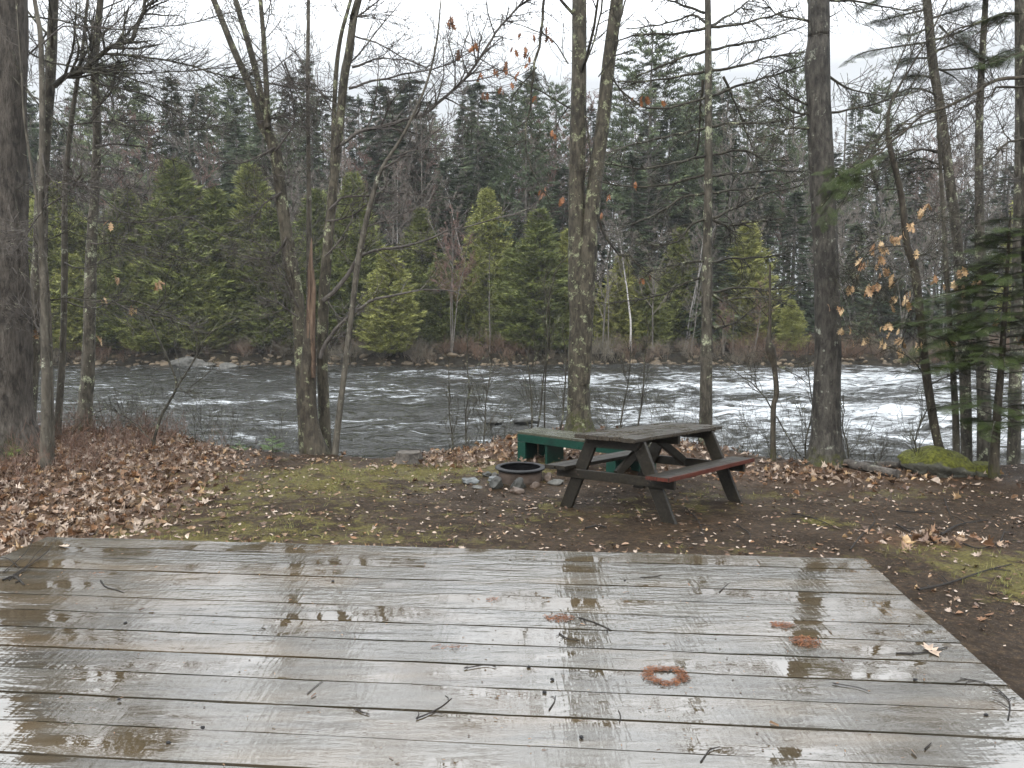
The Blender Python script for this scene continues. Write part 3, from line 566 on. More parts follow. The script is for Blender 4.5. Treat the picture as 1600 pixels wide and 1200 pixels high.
# near bank stones
b = MB(); N = 130; x = rng.uniform(-9, 9, N); y = edge_y(x) + rng.uniform(0.9, 1.9, N); sz = rng.uniform(0.06, 0.28, N)
b.inst(tv, tf, frames_up(rng.normal(size=(N, 3)) * [1, 1, .1], 0.25) * sz[:, None, None], np.stack([x, y, [max(gz(a, c), WATER) for a, c in zip(x, y)]], 1))
tag(link('bank_stones', b.mesh('bank_stones', MAT['rock_dark'], True)), 'dark wet stones along the near waterline', 'bank stones', kind='stuff')
# stump
sp_ = W(639, 722, 10.25); sp_[2] = gz(sp_[0], sp_[1]) - 0.03
st = thing('tree_stump', 'low cut stump with mossy foot at the bank edge', 'stump', tuple(sp_))
b = MB(); tube(b, [(0, 0, z) for z in (0, .03, .07, .11, .15, .165)], [.19, .175, .16, .152, .15, .15], 28, bark=0.10, flare=0.25); link('stump_side', b.mesh('stump_side', MAT['log'], True), st)
b = MB(); th = np.arange(28) * 2 * math.pi / 28; b.add([(0, 0, .16)] + [(.151 * math.cos(t), .151 * math.sin(t), .160 + .006 * math.sin(3 * t)) for t in th], [[0, 1 + i, 1 + (i + 1) % 28] for i in range(28)]); link('cut_face', b.mesh('cut_face', MAT['cutwood']), st)
# logs
def log(p, q, r, mat, label, seed):
    b = MB(); p, q = np.asarray(p), np.asarray(q); n = 22; pts = [p + (q - p) * i / n + np.array([0, 0, 0.02 * nz(i * .3, seed)]) for i in range(n + 1)]
    org_ = np.array(pts[0]); tube(b, [a - org_ for a in pts], np.linspace(r, r * .85, n + 1), 14, bark=0.12, cap=True); o = link('fallen_log', b.mesh('fallen_log', mat, True), None, tuple(org_)); tag(o, label, 'log', 'logs by the mossy boulder')
a_ = W(1322, 742, 9.9); c_ = W(1402, 757, 9.2); a_[2] = gz(a_[0], 9.9) + .05; c_[2] = gz(c_[0], 9.2) + .05; log(a_, c_, .062, MAT['log'], 'grey fallen log lying between the big trunk and the mossy boulder', 1)
a_ = W(1335, 735, 10.1); c_ = W(1412, 745, 9.9); a_[2] = gz(a_[0], 10.1) + .0; c_[2] = gz(c_[0], 9.9) + .05; log(a_, c_, .05, MAT['log'], 'thin dark log lying just behind the grey one', 2)
# ------------------------------------------------------------------ near trees: traced trunks, limbs and procedural twigs
def path(pts, Y, dY=0.0):
    n = len(pts); return np.array([W(p[0], p[1], Y + dY * i / max(n - 1, 1)) for i, p in enumerate(pts)])
def trunk_tube(b, pix, Y, org, k=18, step=0.14, brk=0.10, flare=0.6, cap=False, dY=0.0, ext=None):
    """pix: (px, py, width px) from the base up; ext: extra metres of trunk above the frame"""
    P = path(pix, Y, dY); r = np.array([p[2] for p in pix]) / 2 / F * Y
    if ext:
        d = unit(P[-1] - P[-2]); P = np.vstack([P, P[-1] + d * ext * .5, P[-1] + d * ext + [0, 0, 0]]); r = np.append(r, [r[-1] * .6, max(r[-1] * .12, .006)])
    Q = spline(np.hstack([P, r[:, None]]), step); tube(b, Q[:, :3] - org, Q[:, 3], k, bark=brk, flare=flare, cap=cap); return Q
def twigs(b, Q, org, n, L, lvl=1, up=0.04, r=0.004, t0=0.1, wander=0.22, ang=0.9, flat=0.0, kids=(5, 5), minr=0.0026, tips=None):
    m = len(Q)
    for _ in range(n):
        t = t0 + (1 - t0) * R.random(); i = min(int(t * (m - 1)), m - 2); p = Q[i, :3] + (Q[i + 1, :3] - Q[i, :3]) * R.random()
        dr_ = unit(Q[min(i + 1, m - 1), :3] - Q[max(i - 1, 0), :3]); q = vrand(); q[2] *= 1 - flat; q = unit(q - np.dot(q, dr_) * dr_); a = ang * (0.6 + 0.6 * R.random())
        grow(b, p - org, dr_ * math.cos(a) + q * math.sin(a), L * (0.5 + 0.8 * R.random()) * (1.2 - 0.6 * t), min(r, Q[i, 3] * .7), lvl, up, wander, kids, ang, minr, tips, flat)
class Br(MB):
    def __init__(s, t, mat): MB.__init__(s); s.t = t; s.mat = mat
def rest(b, t):
    if b.v: link('branches', b.mesh('branches', b.mat), t)
def limb(b, pix, Y, org, w0, w1, dY=0.0, tw=10, L=0.5, lvl=1, up=0.04, k=6, flat=0.0, ext=0.0):
    host = b
    if isinstance(b, Br): b = MB()
    P = path(pix, Y, dY); r0, r1 = w0 / 2 / F * Y, w1 / 2 / F * Y
    P[1:-1] += rng.normal(0, .02, (len(P) - 2, 3)) if len(P) > 2 else 0
    Q = spline(np.hstack([P, np.linspace(r0, r1, len(P))[:, None]]), 0.10); Q[1:, :3] += np.array([[nz(i * .5, r0 * 99, 3), nz(i * .5, r0 * 99, 7), nz(i * .5, r0 * 99, 11)] for i in range(1, len(Q))]) * 0.022
    tube(b, Q[:, :3] - org, Q[:, 3], k)
    if tw: twigs(b, Q, org, int(tw * 1.9) + 1, L * 1.1, lvl, up, max(r1, .0034), flat=flat)
    if isinstance(host, Br): link('branch', b.mesh('branch', host.mat), host.t)
    return Q
def crown_above(b, Q, org, n, L, lvl=3, minz=4.9, up=0.12):
    """boughs on the trunk above the picture's top edge, seen from below and in the wet boards"""
    idx = [i for i in range(len(Q)) if Q[i, 2] > minz]
    for _ in range(int(n * 1.5) if idx else 0):
        i = R.choice(idx); a = R.random() * 6.28; host = b; b = MB() if isinstance(b, Br) else b; grow(b, Q[i, :3] - org, np.array([math.cos(a), math.sin(a), .7]), L * (.5 + .6 * R.random()), max(min(Q[i, 3] * .3, .028), .008), lvl, up, .16, (4, 4, 4), .8, .003)
        if isinstance(host, Br): link('branch', b.mesh('branch', host.mat), host.t); b = host
def tree_thing(name, label, cat, pix, Y, group=None, org=None):
    p = W(pix[0][0], pix[0][1], Y) if org is None else org; return thing(name, label, cat, tuple(p), group), np.array(p)
GT = 'trees on the near bank'
def base(px, Y, sink=0.06):
    x = (px - 800) / F * Y * 1.0; return np.array([x * 1.0, Y, gz(x, Y) - sink])
def fix(pix, Y):
    """pin the lowest point to the terrain"""
    x = W(*pix[0][:2], Y)[0]; z = gz(x, Y) - .05; lo, hi = 400, 1100
    for _ in range(30):
        m = (lo + hi) / 2
        if W(pix[0][0], m, Y)[2] > z: lo = m
        else: hi = m
    return [(pix[0][0], lo, pix[0][2])] + list(pix[1:])
def hang(b, pts, Y, size=0.105, mode='oak', n=3, org=np.zeros(3)):
    """dead leaves hanging in small tufts"""
    tv, tf = leaf_template(mode)
    for px, py in pts:
        p = W(px, py, Y)
        for i in range(n):
            d = unit(np.array([R.gauss(0, .35), R.gauss(0, .35), -1.0])); a = unit(np.cross(d, vrand())); c = np.cross(d, a); t2 = tv.copy(); t2[:, 2] += R.choice((.9, .6, -.7)) * t2[:, 0] ** 2 + R.uniform(-.5, .5) * t2[:, 1] ** 2
            M = np.stack([a, d, c], 1) * size * R.uniform(.7, 1.15); q = p - org + np.array([R.gauss(0, .022), R.gauss(0, .03), R.gauss(0, .02)]) + d * size * .35
            b.inst(t2, tf, M[None], q[None])
# -- 1 thick furrowed trunk at the left edge
pix = fix([(0, 700, 118), (-4, 640, 100), (-3, 560, 92), (-2, 400, 82), (-2, 200, 72), (0, 0, 70)], 10.3)
t, og = tree_thing('pine_tree', 'thick furrowed grey brown trunk cut by the left picture edge', 'tree', pix, 10.3, GT)
b = MB(); Q = trunk_tube(b, pix, 10.3, og, 40, .07, .10, .45, ext=12); link('trunk', b.mesh('trunk', MAT['bark_pine'], True), t)
b = Br(t, MAT['twig']); crown_above(b, Q, og, 14, 2.6)
limb(b, [(20, 80), (35, 130), (60, 165), (105, 207), (135, 250)], 9.6, og, 3.2, 1.2, tw=2); limb(b, [(20, 120), (50, 150), (90, 170), (130, 200)], 10, og, 2, 1, tw=2); limb(b, [(20, 292), (60, 318), (70, 340)], 10.2, og, 2, 1, tw=4)
limb(b, [(20, 23), (90, 35), (170, 45), (300, 40), (400, 8)], 10.5, og, 3, 1, tw=20, L=.55); limb(b, [(30, 70), (70, 92), (120, 105), (200, 112), (330, 108), (420, 92)], 10.6, og, 3, 1, tw=18, L=.5)
rest(b, t)
# -- 2 lichened trunk right behind it
pix = fix([(38, 690, 30), (45, 610, 24), (51, 532, 22), (61, 414, 20), (67, 270, 17), (78, 135, 14), (84, 0, 13)], 11.2)
t, og = tree_thing('maple_tree', 'slim dark trunk leaning beside the left edge trunk, bent limb high up', 'tree', pix, 11.2, GT)
b = MB(); Q = trunk_tube(b, pix, 11.2, og, 18, .1, .12, .5, ext=5); link('trunk', b.mesh('trunk', MAT['bark_grey'], True), t)
b = Br(t, MAT['twig']); crown_above(b, Q, og, 8, 1.8)
limb(b, [(84, 135), (105, 124), (128, 112), (150, 84), (172, 76), (205, 60), (216, 38), (222, 18), (228, -20)], 11.0, og, 8.5, 4.5, tw=16, L=.7, k=8, lvl=2)
limb(b, [(168, 84), (215, 85), (290, 103), (340, 115), (400, 127)], 10.9, og, 3.5, 1.8, tw=20, L=.55); limb(b, [(140, 107), (200, 113), (300, 110), (390, 95)], 10.9, og, 2.4, 1, tw=16, L=.5)
limb(b, [(180, 120), (175, 145), (150, 172)], 11, og, 2.6, 2.2, tw=3, L=.3); limb(b, [(82, 40), (50, 80), (20, 95)], 11.2, og, 3, 1, tw=8); limb(b, [(170, 110), (240, 130), (300, 140), (345, 128)], 11.2, og, 2, .8, tw=14)
limb(b, [(115, 128), (200, 195), (290, 203), (370, 195)], 11.1, og, 2.0, .8, tw=14); limb(b, [(90, 10), (140, 60), (180, 130), (230, 160), (300, 162)], 11.3, og, 1.8, .8, tw=14)
limb(b, [(72, 470), (110, 465), (150, 472), (190, 478), (235, 492), (275, 500), (320, 520)], 10.8, og, 2.5, 1, tw=12, L=.4); limb(b, [(60, 378), (90, 370), (115, 358), (145, 338)], 11, og, 2, 1, tw=6)
limb(b, [(70, 300), (120, 330), (190, 380), (260, 420), (330, 440)], 11.1, og, 1.6, .7, tw=14); limb(b, [(75, 350), (150, 370), (240, 365), (330, 385), (390, 400)], 11.1, og, 1.7, .7, tw=14)
rest(b, t)
b = MB(); hang(b, [(30, 352), (173, 343), (57, 518)], 10.6, .12, n=2, org=og); link('leaves', b.mesh('leaves', MAT['hanging']), t)
# -- 3 pale sapling stems
for nm, lb, pix, Y, brs in [
    ('sapling', 'pale smooth sapling, left of the two rising from one foot in the brush', [(70, 748, 17), (72, 616, 13), (69, 481, 11), (66, 414, 10), (64, 340, 9), (66, 216, 8), (64, 68, 7), (54, 0, 6)], 9.5, [[(65, 70), (82, 60), (100, 45), (150, 40), (260, 38)], [(66, 240), (90, 280), (150, 290), (190, 300)], [(66, 330), (40, 380), (20, 400)]]),
    ('sapling', 'thinner grey sapling, right of the two rising from one foot in the brush', [(80, 750, 10), (80, 650, 8), (78, 532, 7), (74, 450, 6), (68, 380, 5), (40, 200, 3.5), (34, 120, 2.4)], 9.6, [[(78, 540), (50, 500), (30, 480)], [(60, 330), (100, 300), (150, 260)]]),
    ('sapling', 'slender grey sapling bowing right just beside the twin saplings', [(88, 690, 11), (95, 600, 10), (99, 520, 9), (101, 414, 9), (101, 330, 8), (103, 270, 8), (110, 200, 7), (120, 130, 6), (128, 84, 5), (137, 0, 4)], 11.6, [[(103, 270), (150, 300), (200, 335), (240, 340), (290, 342)], [(110, 195), (160, 192), (200, 196), (280, 203)], [(101, 410), (130, 420), (180, 400), (260, 400)], [(102, 470), (140, 480), (200, 470), (262, 492), (315, 515)]])]:
    pix = fix(pix, Y); t, og = tree_thing(nm, lb, 'sapling', pix, Y, 'saplings on the near bank')
    b = MB(); Q = trunk_tube(b, pix, Y, og, 12, .12, .10, .3, ext=2.5); link('trunk', b.mesh('trunk', MAT['bark_smooth'], True), t)
    b = Br(t, MAT['twig_grey']); [limb(b, q, Y - .1, og, 2.6, .9, tw=14, L=.45) for q in brs]; twigs(b, Q, og, 16, .6, 1, t0=.3); rest(b, t)
# -- 4 lichened trunk further right
pix = fix([(131, 680, 24), (134, 620, 20), (138, 566, 19), (142, 414, 16), (148, 300, 13), (152, 202, 12), (148, 101, 11), (157, 0, 9)], 12.3)
t, og = tree_thing('maple_tree', 'straight lichen spotted trunk at left, standing at the bank edge', 'tree', pix, 12.3, GT)
b = MB(); Q = trunk_tube(b, pix, 12.3, og, 18, .1, .12, .4, ext=4); link('trunk', b.mesh('trunk', MAT['bark_grey'], True), t)
b = Br(t, MAT['twig_grey']); crown_above(b, Q, og, 8, 1.8)
for q in ([(150, 170), (165, 150), (178, 125), (181, 108)], [(150, 228), (185, 227), (225, 232), (255, 246), (300, 262)], [(145, 262), (175, 262), (205, 295), (230, 308)], [(146, 345), (190, 348), (230, 348), (290, 340), (340, 362), (400, 378)], [(143, 470), (175, 470), (215, 490), (260, 493), (310, 520)], [(150, 190), (210, 190), (300, 200)], [(143, 380), (200, 378), (280, 400), (330, 416)], [(146, 300), (110, 270), (80, 262)], [(150, 130), (230, 150), (300, 190), (350, 200)]):
    limb(b, q, 12.2, og, 3, 1.1, tw=13, L=.5)
twigs(b, Q, og, 46, 1.1, 2, t0=.35); rest(b, t)
b = MB(); hang(b, [(246, 445), (253, 440), (181, 432), (208, 481), (151, 527), (162, 467), (92, 522)], 12.0, .13, n=2, org=og); link('leaves', b.mesh('leaves', MAT['hanging']), t)
# -- leaning dark sapling over the water at left
pix = fix([(238, 712, 5), (243, 680, 4.5), (252, 650, 4.3), (266, 625, 4), (276, 600, 3.6), (262, 560, 3.2), (248, 530, 3), (232, 496, 2.6), (215, 485, 2)], 10.9)
t, og = tree_thing('sapling', 'thin black crooked sapling leaning over the pale waterline boulder', 'sapling', pix, 10.9, 'saplings on the near bank')
b = MB(); Q = trunk_tube(b, pix, 10.9, og, 7, .08, .08, .2); link('trunk', b.mesh('trunk', MAT['twig'], True), t)
b = Br(t, MAT['twig']); limb(b, [(272, 612), (300, 575), (312, 540), (335, 518), (370, 505), (410, 498)], 10.9, og, 3, 1, tw=8, L=.4); limb(b, [(276, 600), (290, 615), (300, 605), (330, 580)], 10.9, og, 2, 1, tw=4, L=.3); limb(b, [(240, 690), (180, 640), (130, 660), (100, 700)], 10.9, og, 2, 1, tw=8, L=.3); limb(b, [(232, 496), (250, 470), (262, 440), (270, 410)], 10.9, og, 2, .8, tw=4, L=.3); rest(b, t)
# -- 5 forked maple behind the snag
pix = fix([(487, 712, 30), (478, 650, 26), (472, 566, 22), (466, 481, 21), (452, 397, 20), (441, 320, 19), (430, 236, 18), (410, 190, 18)], 11.6)
t, og = tree_thing('maple_tree', 'mossy maple leaning left then forking three ways, behind the split snag', 'tree', pix, 11.6, GT)
b = MB(); Q = trunk_tube(b, pix, 11.6, og, 18, .1, .14, .35); 
F1 = trunk_tube(b, [(412, 200, 13), (392, 140, 11), (362, 70, 10), (334, 0, 9)], 11.6, og, 12, .12, .1, 0, ext=4); F2 = trunk_tube(b, [(414, 196, 13), (404, 130, 10), (386, 60, 9), (368, 0, 8)], 11.7, og, 12, .12, .1, 0, ext=4); F3 = trunk_tube(b, [(418, 200, 11), (416, 130, 8), (412, 60, 7), (407, 0, 6)], 11.5, og, 12, .12, .1, 0, ext=4)
link('trunk', b.mesh('trunk', MAT['bark_maple'], True), t)
b = Br(t, MAT['twig_grey'])
for q in (F1, F2, F3): crown_above(b, q, og, 6, 1.5); twigs(b, q, og, 12, .8, 2)
for q in ([(445, 98), (455, 115), (465, 145), (475, 175)], [(430, 236), (460, 190), (448, 110), (430, 80)], [(405, 190), (440, 182), (470, 190)], [(466, 480), (450, 445), (435, 420), (400, 415)], [(440, 300), (415, 320), (390, 345)], [(466, 495), (440, 475), (405, 462)], [(400, 125), (460, 135), (540, 145)], [(448, 370), (420, 400), (380, 400), (350, 380)], [(430, 230), (390, 250), (340, 255)]): limb(b, q, 11.5, og, 3.4, 1.2, tw=9, L=.5)
twigs(b, Q, og, 40, 1.0, 2, t0=.3); rest(b, t)
# -- snag
pix = fix([(500, 722, 40), (490, 690, 32), (482, 650, 27), (480, 600, 24), (482, 560, 21), (485, 500, 18), (487, 450, 14), (486, 400, 9)], 10.9)
t, og = tree_thing('dead_snag', 'broken snag with split orange inner wood beside the leaning maple', 'dead tree', pix, 10.9)
b = MB(); Q = trunk_tube(b, pix[:6], 10.9, og, 20, .07, .16, .35); link('trunk', b.mesh('trunk', MAT['bark_brown'], True), t)
b = MB()
for dx, top, w_ in ((0, 372, 9), (-3, 400, 6), (3, 420, 7)):
    trunk_tube(b, [(487 + dx, 590, w_ * .9), (485 + dx, 520, w_ * 1.4), (487 + dx, 450, w_ * 1.1), (486 + dx, (top + 450) / 2, w_ * .8), (487 + dx, top, 1.5)], 10.88 - .03 * (dx != 0), og, 9, .05, .25, 0)
link('split_wood', b.mesh('split_wood', MAT['snag'], True), t)
# -- 5b upright twin
pix = fix([(512, 712, 22), (507, 650, 18), (504, 566, 17), (506, 464, 17), (513, 380, 16), (521, 290, 14), (530, 202, 13), (538, 120, 12), (545, 84, 12), (553, 27, 11), (560, 0, 11)], 11.2)
t, og = tree_thing('maple_tree', 'upright maple right behind the snag with long lichened limbs reaching right', 'tree', pix, 11.2, GT)
b = MB(); Q = trunk_tube(b, pix, 11.2, og, 18, .1, .12, .4, ext=6); trunk_tube(b, [(513, 360, 9), (520, 250, 8), (524, 130, 7), (532, 60, 6), (548, 0, 5)], 11.4, og, 10, .12, .1, 0, ext=3); link('trunk', b.mesh('trunk', MAT['bark_maple'], True), t)
b = Br(t, MAT['twig_grey']); crown_above(b, Q, og, 12, 2.2)
limb(b, [(524, 232), (560, 208), (600, 195), (660, 176), (690, 158), (715, 132), (737, 107), (762, 72), (800, 27), (850, -20)], 11.1, og, 5.5, 3, tw=22, L=.7, lvl=2, k=7)
limb(b, [(545, 138), (580, 127), (640, 113), (700, 102), (745, 75)], 11.1, og, 4, 1.2, tw=14, L=.6); limb(b, [(550, 105), (572, 94), (600, 88), (650, 97)], 11.2, og, 4, 1.2, tw=10, L=.5)
limb(b, [(555, 57), (590, 70), (640, 98), (690, 115)], 11.1, og, 3, 1, tw=12, L=.5); limb(b, [(557, 27), (580, 12), (600, -5)], 11.2, og, 3, 1.5, tw=6, L=.5); limb(b, [(557, 25), (590, 22), (620, 22), (640, 38)], 11.1, og, 2, .8, tw=10, L=.3)
limb(b, [(514, 328), (535, 310), (560, 304), (600, 301), (650, 302), (700, 310)], 11, og, 4.5, 1.5, tw=12, L=.45); limb(b, [(510, 345), (545, 335), (575, 320), (610, 305), (640, 298)], 11.1, og, 3, 1.5, tw=8)
Q1 = limb(b, [(505, 470), (522, 457), (540, 436), (548, 420), (560, 404), (580, 392), (620, 387), (660, 380), (700, 366), (760, 345), (840, 322)], 11, og, 8, 1.2, tw=20, L=.6, k=8)
limb(b, [(500, 560), (512, 532), (535, 508), (565, 480), (590, 466), (620, 460), (648, 453), (690, 455), (720, 460)], 10.9, og, 7, 1.5, tw=10, L=.5, k=8)
limb(b, [(508, 400), (530, 375), (545, 355), (552, 338)], 11, og, 3, 1.5, tw=4, L=.3); limb(b, [(512, 470), (530, 490), (545, 500)], 11, og, 2, 1, tw=3); limb(b, [(530, 190), (500, 150), (470, 90), (430, 30)], 11.3, og, 2.5, 1, tw=14); limb(b, [(535, 170), (480, 140), (420, 120), (400, 110)], 11.3, og, 2, 1, tw=10)
twigs(b, Q, og, 54, 1.1, 2, t0=.35); rest(b, t)
b = MB(); hang(b, [(704, 24), (743, 74), (717, 81), (703, 36)], 11, .12, n=3, org=og); link('leaves', b.mesh('leaves', MAT['rusty']), t)
# -- thin stem between
pix = fix([(484, 700, 9), (483, 560, 9), (483, 350, 8), (482, 236, 7), (481, 120, 6), (482, 0, 5)], 12.0)
t, og = tree_thing('sapling', 'straight thin grey stem rising between the forked maple and the upright maple', 'sapling', pix, 12.0, 'saplings on the near bank')
b = MB(); Q = trunk_tube(b, pix, 12.0, og, 10, .15, .1, .2, ext=3); link('trunk', b.mesh('trunk', MAT['bark_smooth'], True), t); b = Br(t, MAT['twig_grey']); twigs(b, Q, og, 26, .7, 2, t0=.35); rest(b, t)
# -- 6 slim leaning sapling
pix = fix([(522, 722, 11), (530, 650, 10), (540, 566, 9), (552, 470, 9), (561, 400, 9), (580, 314, 8), (597, 263, 6), (631, 209, 4.5), (665, 135, 3.6), (682, 67, 3), (689, 0, 2)], 10.8)
t, og = tree_thing('sapling', 'slim grey sapling right of the snag, arching right toward the sky', 'sapling', pix, 10.8, 'saplings on the near bank')
b = MB(); Q = trunk_tube(b, pix, 10.8, og, 12, .1, .08, .3, ext=1.5); link('trunk', b.mesh('trunk', MAT['bark_smooth'], True), t)
b = Br(t, MAT['twig_grey']); limb(b, [(600, 262), (625, 246), (650, 232), (680, 208), (720, 182)], 10.7, og, 3.4, 1, tw=10, L=.5); limb(b, [(603, 250), (650, 235), (700, 228), (760, 222)], 10.7, og, 2, .8, tw=8); limb(b, [(570, 355), (600, 345), (640, 330), (690, 305)], 10.8, og, 2.4, .8, tw=8); twigs(b, Q, og, 22, .7, 1, t0=.3); rest(b, t)
# -- 7 double trunk in the middle
Y = 12.7; pix = fix([(906, 690, 44), (904, 640, 36), (904, 566, 34), (907, 500, 34)], Y)
t, og = tree_thing('maple_tree', 'large lichen covered tree splitting into two trunks behind the picnic table', 'tree', pix, Y, GT)
b = MB(); A = trunk_tube(b, pix[:4] + [(902, 440, 28), (901, 330, 25), (903, 200, 24), (905, 100, 22), (905, 0, 21)], Y, og, 28, .08, .09, .5, ext=7); C = trunk_tube(b, [(909, 600, 26), (913, 520, 27), (916, 440, 28), (924, 337, 24), (934, 250, 22), (942, 190, 21), (952, 90, 20), (964, 0, 19)], Y - .05, og, 26, .08, .09, 0, ext=7)
link('trunk', b.mesh('trunk', MAT['bark_maple'], True), t)
b = Br(t, MAT['twig']); crown_above(b, A, og, 10, 2.4); crown_above(b, C, og, 10, 2.4)
limb(b, [(898, -90), (866, -60), (850, 0), (845, 50), (837, 110), (830, 170), (822, 218), (832, 260), (845, 290), (862, 315)], 12.0, og, 6, 1.6, tw=10, L=.5); limb(b, [(838, 105), (825, 122), (810, 145), (795, 160)], 12, og, 3, 1, tw=5, L=.4); limb(b, [(822, 218), (800, 230), (770, 250)], 12, og, 2, .8, tw=4, L=.3)
limb(b, [(892, 170), (850, 140), (800, 118), (745, 92), (700, 55)], 12.3, og, 2.6, 1, tw=18, L=.5); limb(b, [(890, 165), (870, 190), (860, 220), (840, 245)], 12.4, og, 2.2, 1, tw=5); limb(b, [(906, 120), (925, 75), (938, 30), (942, -10)], 12.6, og, 2.5, 3.5, tw=4, L=.4); limb(b, [(935, 120), (960, 80), (970, 40), (980, -10)], 12.5, og, 2, 3, tw=4, L=.4)
limb(b, [(912, 160), (921, 215), (923, 260), (916, 275)], 12.5, og, 3.4, 2, tw=3, L=.3)
limb(b, [(934, 335), (938, 358), (952, 382), (970, 397), (985, 402), (995, 414), (1008, 424), (1040, 424)], 11.8, og, 4.6, 1.6, tw=12, L=.5, k=7); limb(b, [(955, 384), (952, 408), (944, 425), (928, 434)], 11.8, og, 2, 1, tw=3, L=.3); limb(b, [(956, 122), (975, 150), (990, 165), (1015, 180)], 12.4, og, 2.4, 1, tw=8); limb(b, [(887, 400), (870, 420), (862, 445)], 12.4, og, 2, 1, tw=2)
limb(b, [(888, 100), (860, 60), (820, 40), (770, 25), (740, 10)], 12.4, og, 2.2, .8, tw=14, L=.6); rest(b, t)
b = MB(); hang(b, [(790, 96), (793, 108), (827, 101), (857, 61), (813, 51), (832, 54), (805, 73), (851, 42), (772, 112), (826, 84), (820, 78), (868, 208), (880, 312), (847, 297), (800, 130), (784, 140), (754, 150), (760, 148), (850, 300), (950, 308), (940, 335), (992, 290), (1004, 434), (1018, 428), (1000, 156), (1012, 152), (989, 152), (1040, 158), (750, 120), (812, 118), (838, 150)], 12.1, .115, n=2, org=og); link('leaves', b.mesh('leaves', MAT['rusty']), t)
# -- 8 dead-limbed spruce
Y = 12.0; pix = fix([(1100, 712, 26), (1103, 640, 20), (1104, 550, 18), (1105, 400, 15), (1107, 250, 12), (1107, 120, 10.5), (1106, 0, 9)], Y)
t, og = tree_thing('spruce_tree', 'straight slim trunk with many bare drooping side branches behind the table right end', 'tree', pix, Y, GT)
b = MB(); Q = trunk_tube(b, pix, Y, og, 16, .1, .14, .45, ext=4); link('trunk', b.mesh('trunk', MAT['bark_grey'], True), t)
b = Br(t, MAT['twig'])
for q in [[(1105, 43), (1060, 50), (1000, 58), (960, 64)], [(1102, 35), (1080, 24), (1040, 38), (980, 45)], [(1102, 80), (1060, 93), (1020, 105), (993, 120)], [(1100, 112), (1060, 122), (1000, 128), (965, 126)], [(1103, 152), (1060, 165), (1010, 168), (980, 150), (955, 122)], [(1103, 200), (1050, 212), (990, 225), (948, 240)], [(1103, 243), (1060, 255), (1000, 262), (945, 255)], [(1103, 272), (1050, 287), (1000, 293), (960, 290), (935, 282)], [(1103, 302), (1070, 308), (1030, 330), (990, 348), (968, 355)], [(1103, 342), (1080, 352), (1055, 378), (1020, 386), (1000, 372)], [(1103, 407), (1060, 413), (1010, 424)], [(1100, 433), (1080, 440), (1050, 455), (1000, 465), (930, 474)],
          [(1112, 40), (1150, 15), (1180, -10)], [(1112, 42), (1150, 38), (1200, 25), (1240, 15)], [(1112, 78), (1160, 70), (1200, 60), (1260, 40)], [(1112, 110), (1150, 106), (1200, 90), (1260, 80)], [(1112, 150), (1160, 132), (1220, 108), (1262, 100)], [(1112, 198), (1140, 192), (1200, 188), (1262, 178)], [(1112, 242), (1170, 235), (1190, 248), (1240, 250)], [(1112, 275), (1160, 268), (1210, 262), (1262, 268)], [(1112, 302), (1160, 297), (1200, 292), (1262, 280)], [(1112, 342), (1150, 325), (1200, 303), (1262, 288)], [(1112, 343), (1140, 353), (1142, 365), (1130, 372)], [(1140, 352), (1180, 348), (1220, 342)], [(1112, 410), (1140, 402), (1200, 405), (1240, 392)], [(1112, 457), (1160, 448), (1200, 450), (1262, 440)], [(1112, 458), (1130, 466), (1170, 466), (1230, 470)], [(1112, 510), (1140, 505), (1180, 480)], [(1100, 20), (1060, 5), (1020, -10)], [(1098, 125), (1090, 180), (1085, 240), (1068, 250)], [(1130, 120), (1150, 160), (1175, 230)]]:
    limb(b, q, Y, og, 4.6, 1.8, dY=R.uniform(-1.2, 1.0), tw=9, L=.36, up=-.05, flat=.4)
rest(b, t)
# -- 9 broken burl sapling
Y = 10.4; pix = fix([(1208, 735, 9), (1208, 640, 8), (1213, 616, 8), (1210, 575, 8), (1206, 556, 14), (1203, 545, 17), (1201, 534, 9), (1203, 500, 5), (1203, 414, 3)], Y)
t, og = tree_thing('broken_sapling', 'small broken trunk with a dark knobby burl, left of the big dark trunk', 'dead tree', pix, Y)
b = MB(); Q = trunk_tube(b, pix, Y, og, 12, .05, .22, .2); link('trunk', b.mesh('trunk', MAT['bark_brown'], True), t)
b = Br(t, MAT['twig']); limb(b, [(1206, 640), (1190, 620), (1175, 600), (1150, 580), (1125, 560)], Y, og, 2.5, 1, tw=8, L=.4); limb(b, [(1213, 650), (1235, 690), (1255, 720)], Y, og, 2.5, 1.5, tw=4, L=.3); limb(b, [(1212, 570), (1240, 585), (1262, 600)], Y, og, 2, 1, tw=5, L=.3); twigs(b, Q, og, 10, .4, 1, t0=.5); rest(b, t)
